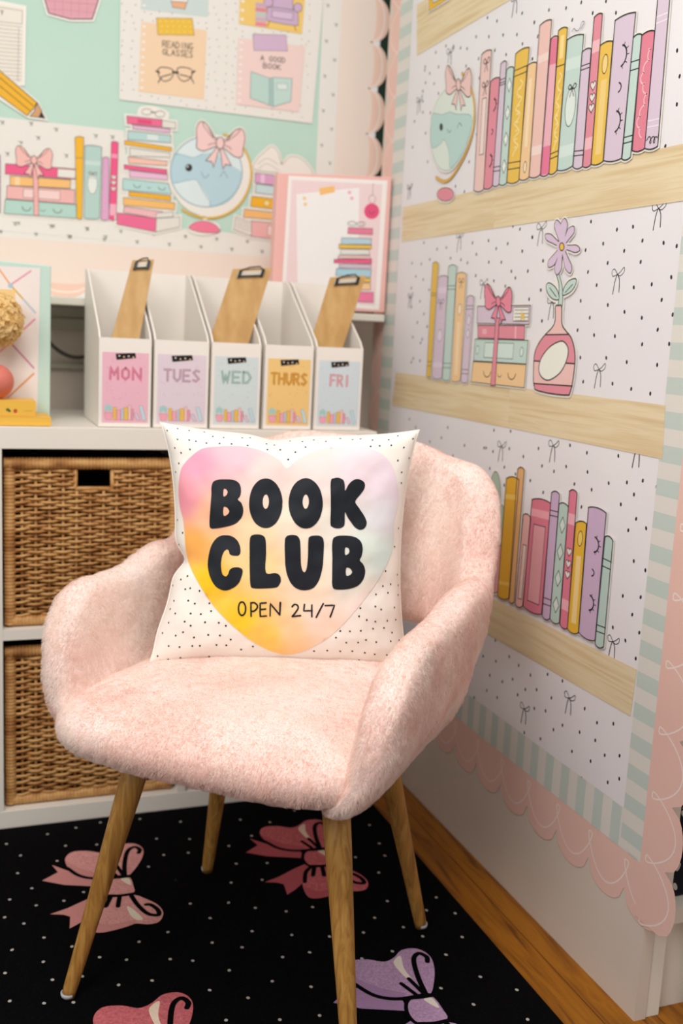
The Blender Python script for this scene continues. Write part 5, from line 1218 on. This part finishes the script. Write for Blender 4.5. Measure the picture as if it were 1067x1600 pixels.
I.shape([(825, -60), (920, -60), (925, 65), (815, 55)], lv, .0013, GI, sm=False); I.shape([(790, 60), (800, 40), (935, 60), (950, 120), (935, 135), (800, 112), (785, 90)], lv, .0013, GI); I.shape(ell(795, 15, 24, 24), lv, .0013, GI, sm=False); I.shape(ell(948, 42, 22, 24), lv, .0013, GI, sm=False); I.shape([(815, 55), (925, 68), (922, 108), (812, 92)], '#D8BEDA', .0012, GI, sm=False)
I.stroke([(800, 115), (790, 140)], .0018, '#A5702E'); I.stroke([(930, 135), (938, 162)], .0018, '#A5702E')
I.part('printed_books')
for k, c in enumerate(['#C9A9C8', '#D88AA4', '#B9CAD0', '#C9B0CC', '#E88AA0']): I.fill([(728, 15+k*25), (785, 22+k*25), (785, 42+k*25), (728, 35+k*25)], c)
note([(640, 200), (985, 245), (955, 585), (628, 545)], '#F0D4CE', 'pink printed note', [(715, 180), (885, 185), (895, 268), (720, 265)], '#D3B6D0')
I.part('printed_text'); text(I, 'A GOOD', I.m([(755, 290), (882, 303), (882, 330), (755, 316)]), .0016, mat('#4A463E')); text(I, 'BOOK', I.m([(768, 330), (860, 340), (860, 366), (768, 356)]), .0016, mat('#4A463E'))
I.part('printed_open_book'); I.shape([(705, 375), (800, 410), (800, 550), (700, 512)], '#BCD8D0', .0013, mat('#7F9C96'), sm=False); I.shape([(820, 405), (918, 412), (912, 530), (820, 558)], '#C2DCD5', .0013, mat('#7F9C96'), sm=False); I.shape([(800, 410), (820, 405), (820, 558), (800, 550)], '#A9C6BF', .001, mat('#7F9C96'), sm=False); I.shape([(840, 435), (895, 438), (893, 470), (840, 468)], '#DCE8E2', .001, mat('#7F9C96'), sm=False)
finish(I)
# notepad, pencil, pot
I = cutout('notepad_cutout', PB, .0024, 'white lined notepad cutout at the upper left frame edge, under the pencil', 'cutout', tf=k1)
sh_ = [(-200, -60), (-200, -40), (138, 42), (130, 470), (-200, 440)]; I.part('backing'); I.back([[(-200, -25), (138, 42), (130, 470), (-200, 440)]], .003)
I.part('sheet'); I.fill([(-200, -10), (130, 48), (122, 462), (-200, 430)], '#ECE6DA'); gy = mat('#9A968E'); I.stroke([(-200, 10), (125, 62), (122, 135), (-200, 100)], .001, gy, True)
for k in range(15): I.stroke([(-200, 118+k*22), (122-k*.3, 152+k*21)], .0008, gy)
I.stroke([(104, 152), (98, 455)], .0008, gy); I.part('printed_letter'); text(I, 'Y', I.m([(4, 58), (18, 60), (18, 84), (4, 82)]), .0013, mat('#4A4A46')); finish(I)
I = cutout('pencil_cutout', PB, .0034, 'yellow pencil paper cutout pointing down right across the notepad', 'cutout', tf=k1)
I.part('backing'); I.back([[(-200, 215), (-200, 405), (0, 545), (160, 650), (250, 662), (205, 572), (0, 400)]], .004)
I.part('printed_shaft'); I.shape([(-200, 222), (0, 395), (205, 572), (185, 605), (150, 645), (0, 535), (-200, 395)], '#EDB431', .0016, mat('#3A352A'), sm=False); I.stroke([(-200, 285), (0, 435), (185, 590)], .0014, mat('#5A4A22')); I.stroke([(-200, 340), (0, 480), (170, 620)], .0014, mat('#5A4A22'))
I.part('printed_tip'); I.shape([(208, 575), (232, 618), (215, 655), (165, 648), (188, 622), (195, 600)], '#D2A172', .0014, mat('#3A352A'), sm=False); I.part('printed_lead'); I.fill([(232, 622), (252, 662), (216, 656)], '#2B302E'); finish(I)
I = cutout('flower_pot_cutout', PB, .0024, 'bottom of a pink checked pot cutout at the top frame edge', 'cutout', tf=k1)
pp = [(215, -160), (245, -10), (270, 75), (390, 108), (512, 108), (550, -10), (590, -160)]; I.part('backing'); I.back([pp], .005); I.part('printed_pot'); I.fill(pp, '#DFA5B0')
for k in range(5): I.stroke([(300+k*48, -150), (305+k*44, 92)], .0008, '#C98797')
for k in range(3): I.stroke([(250, 50-k*45), (535, 72-k*45)], .0008, '#C98797')
I.stroke(pp, .0020, mat('#4A3F46'), True); finish(I)
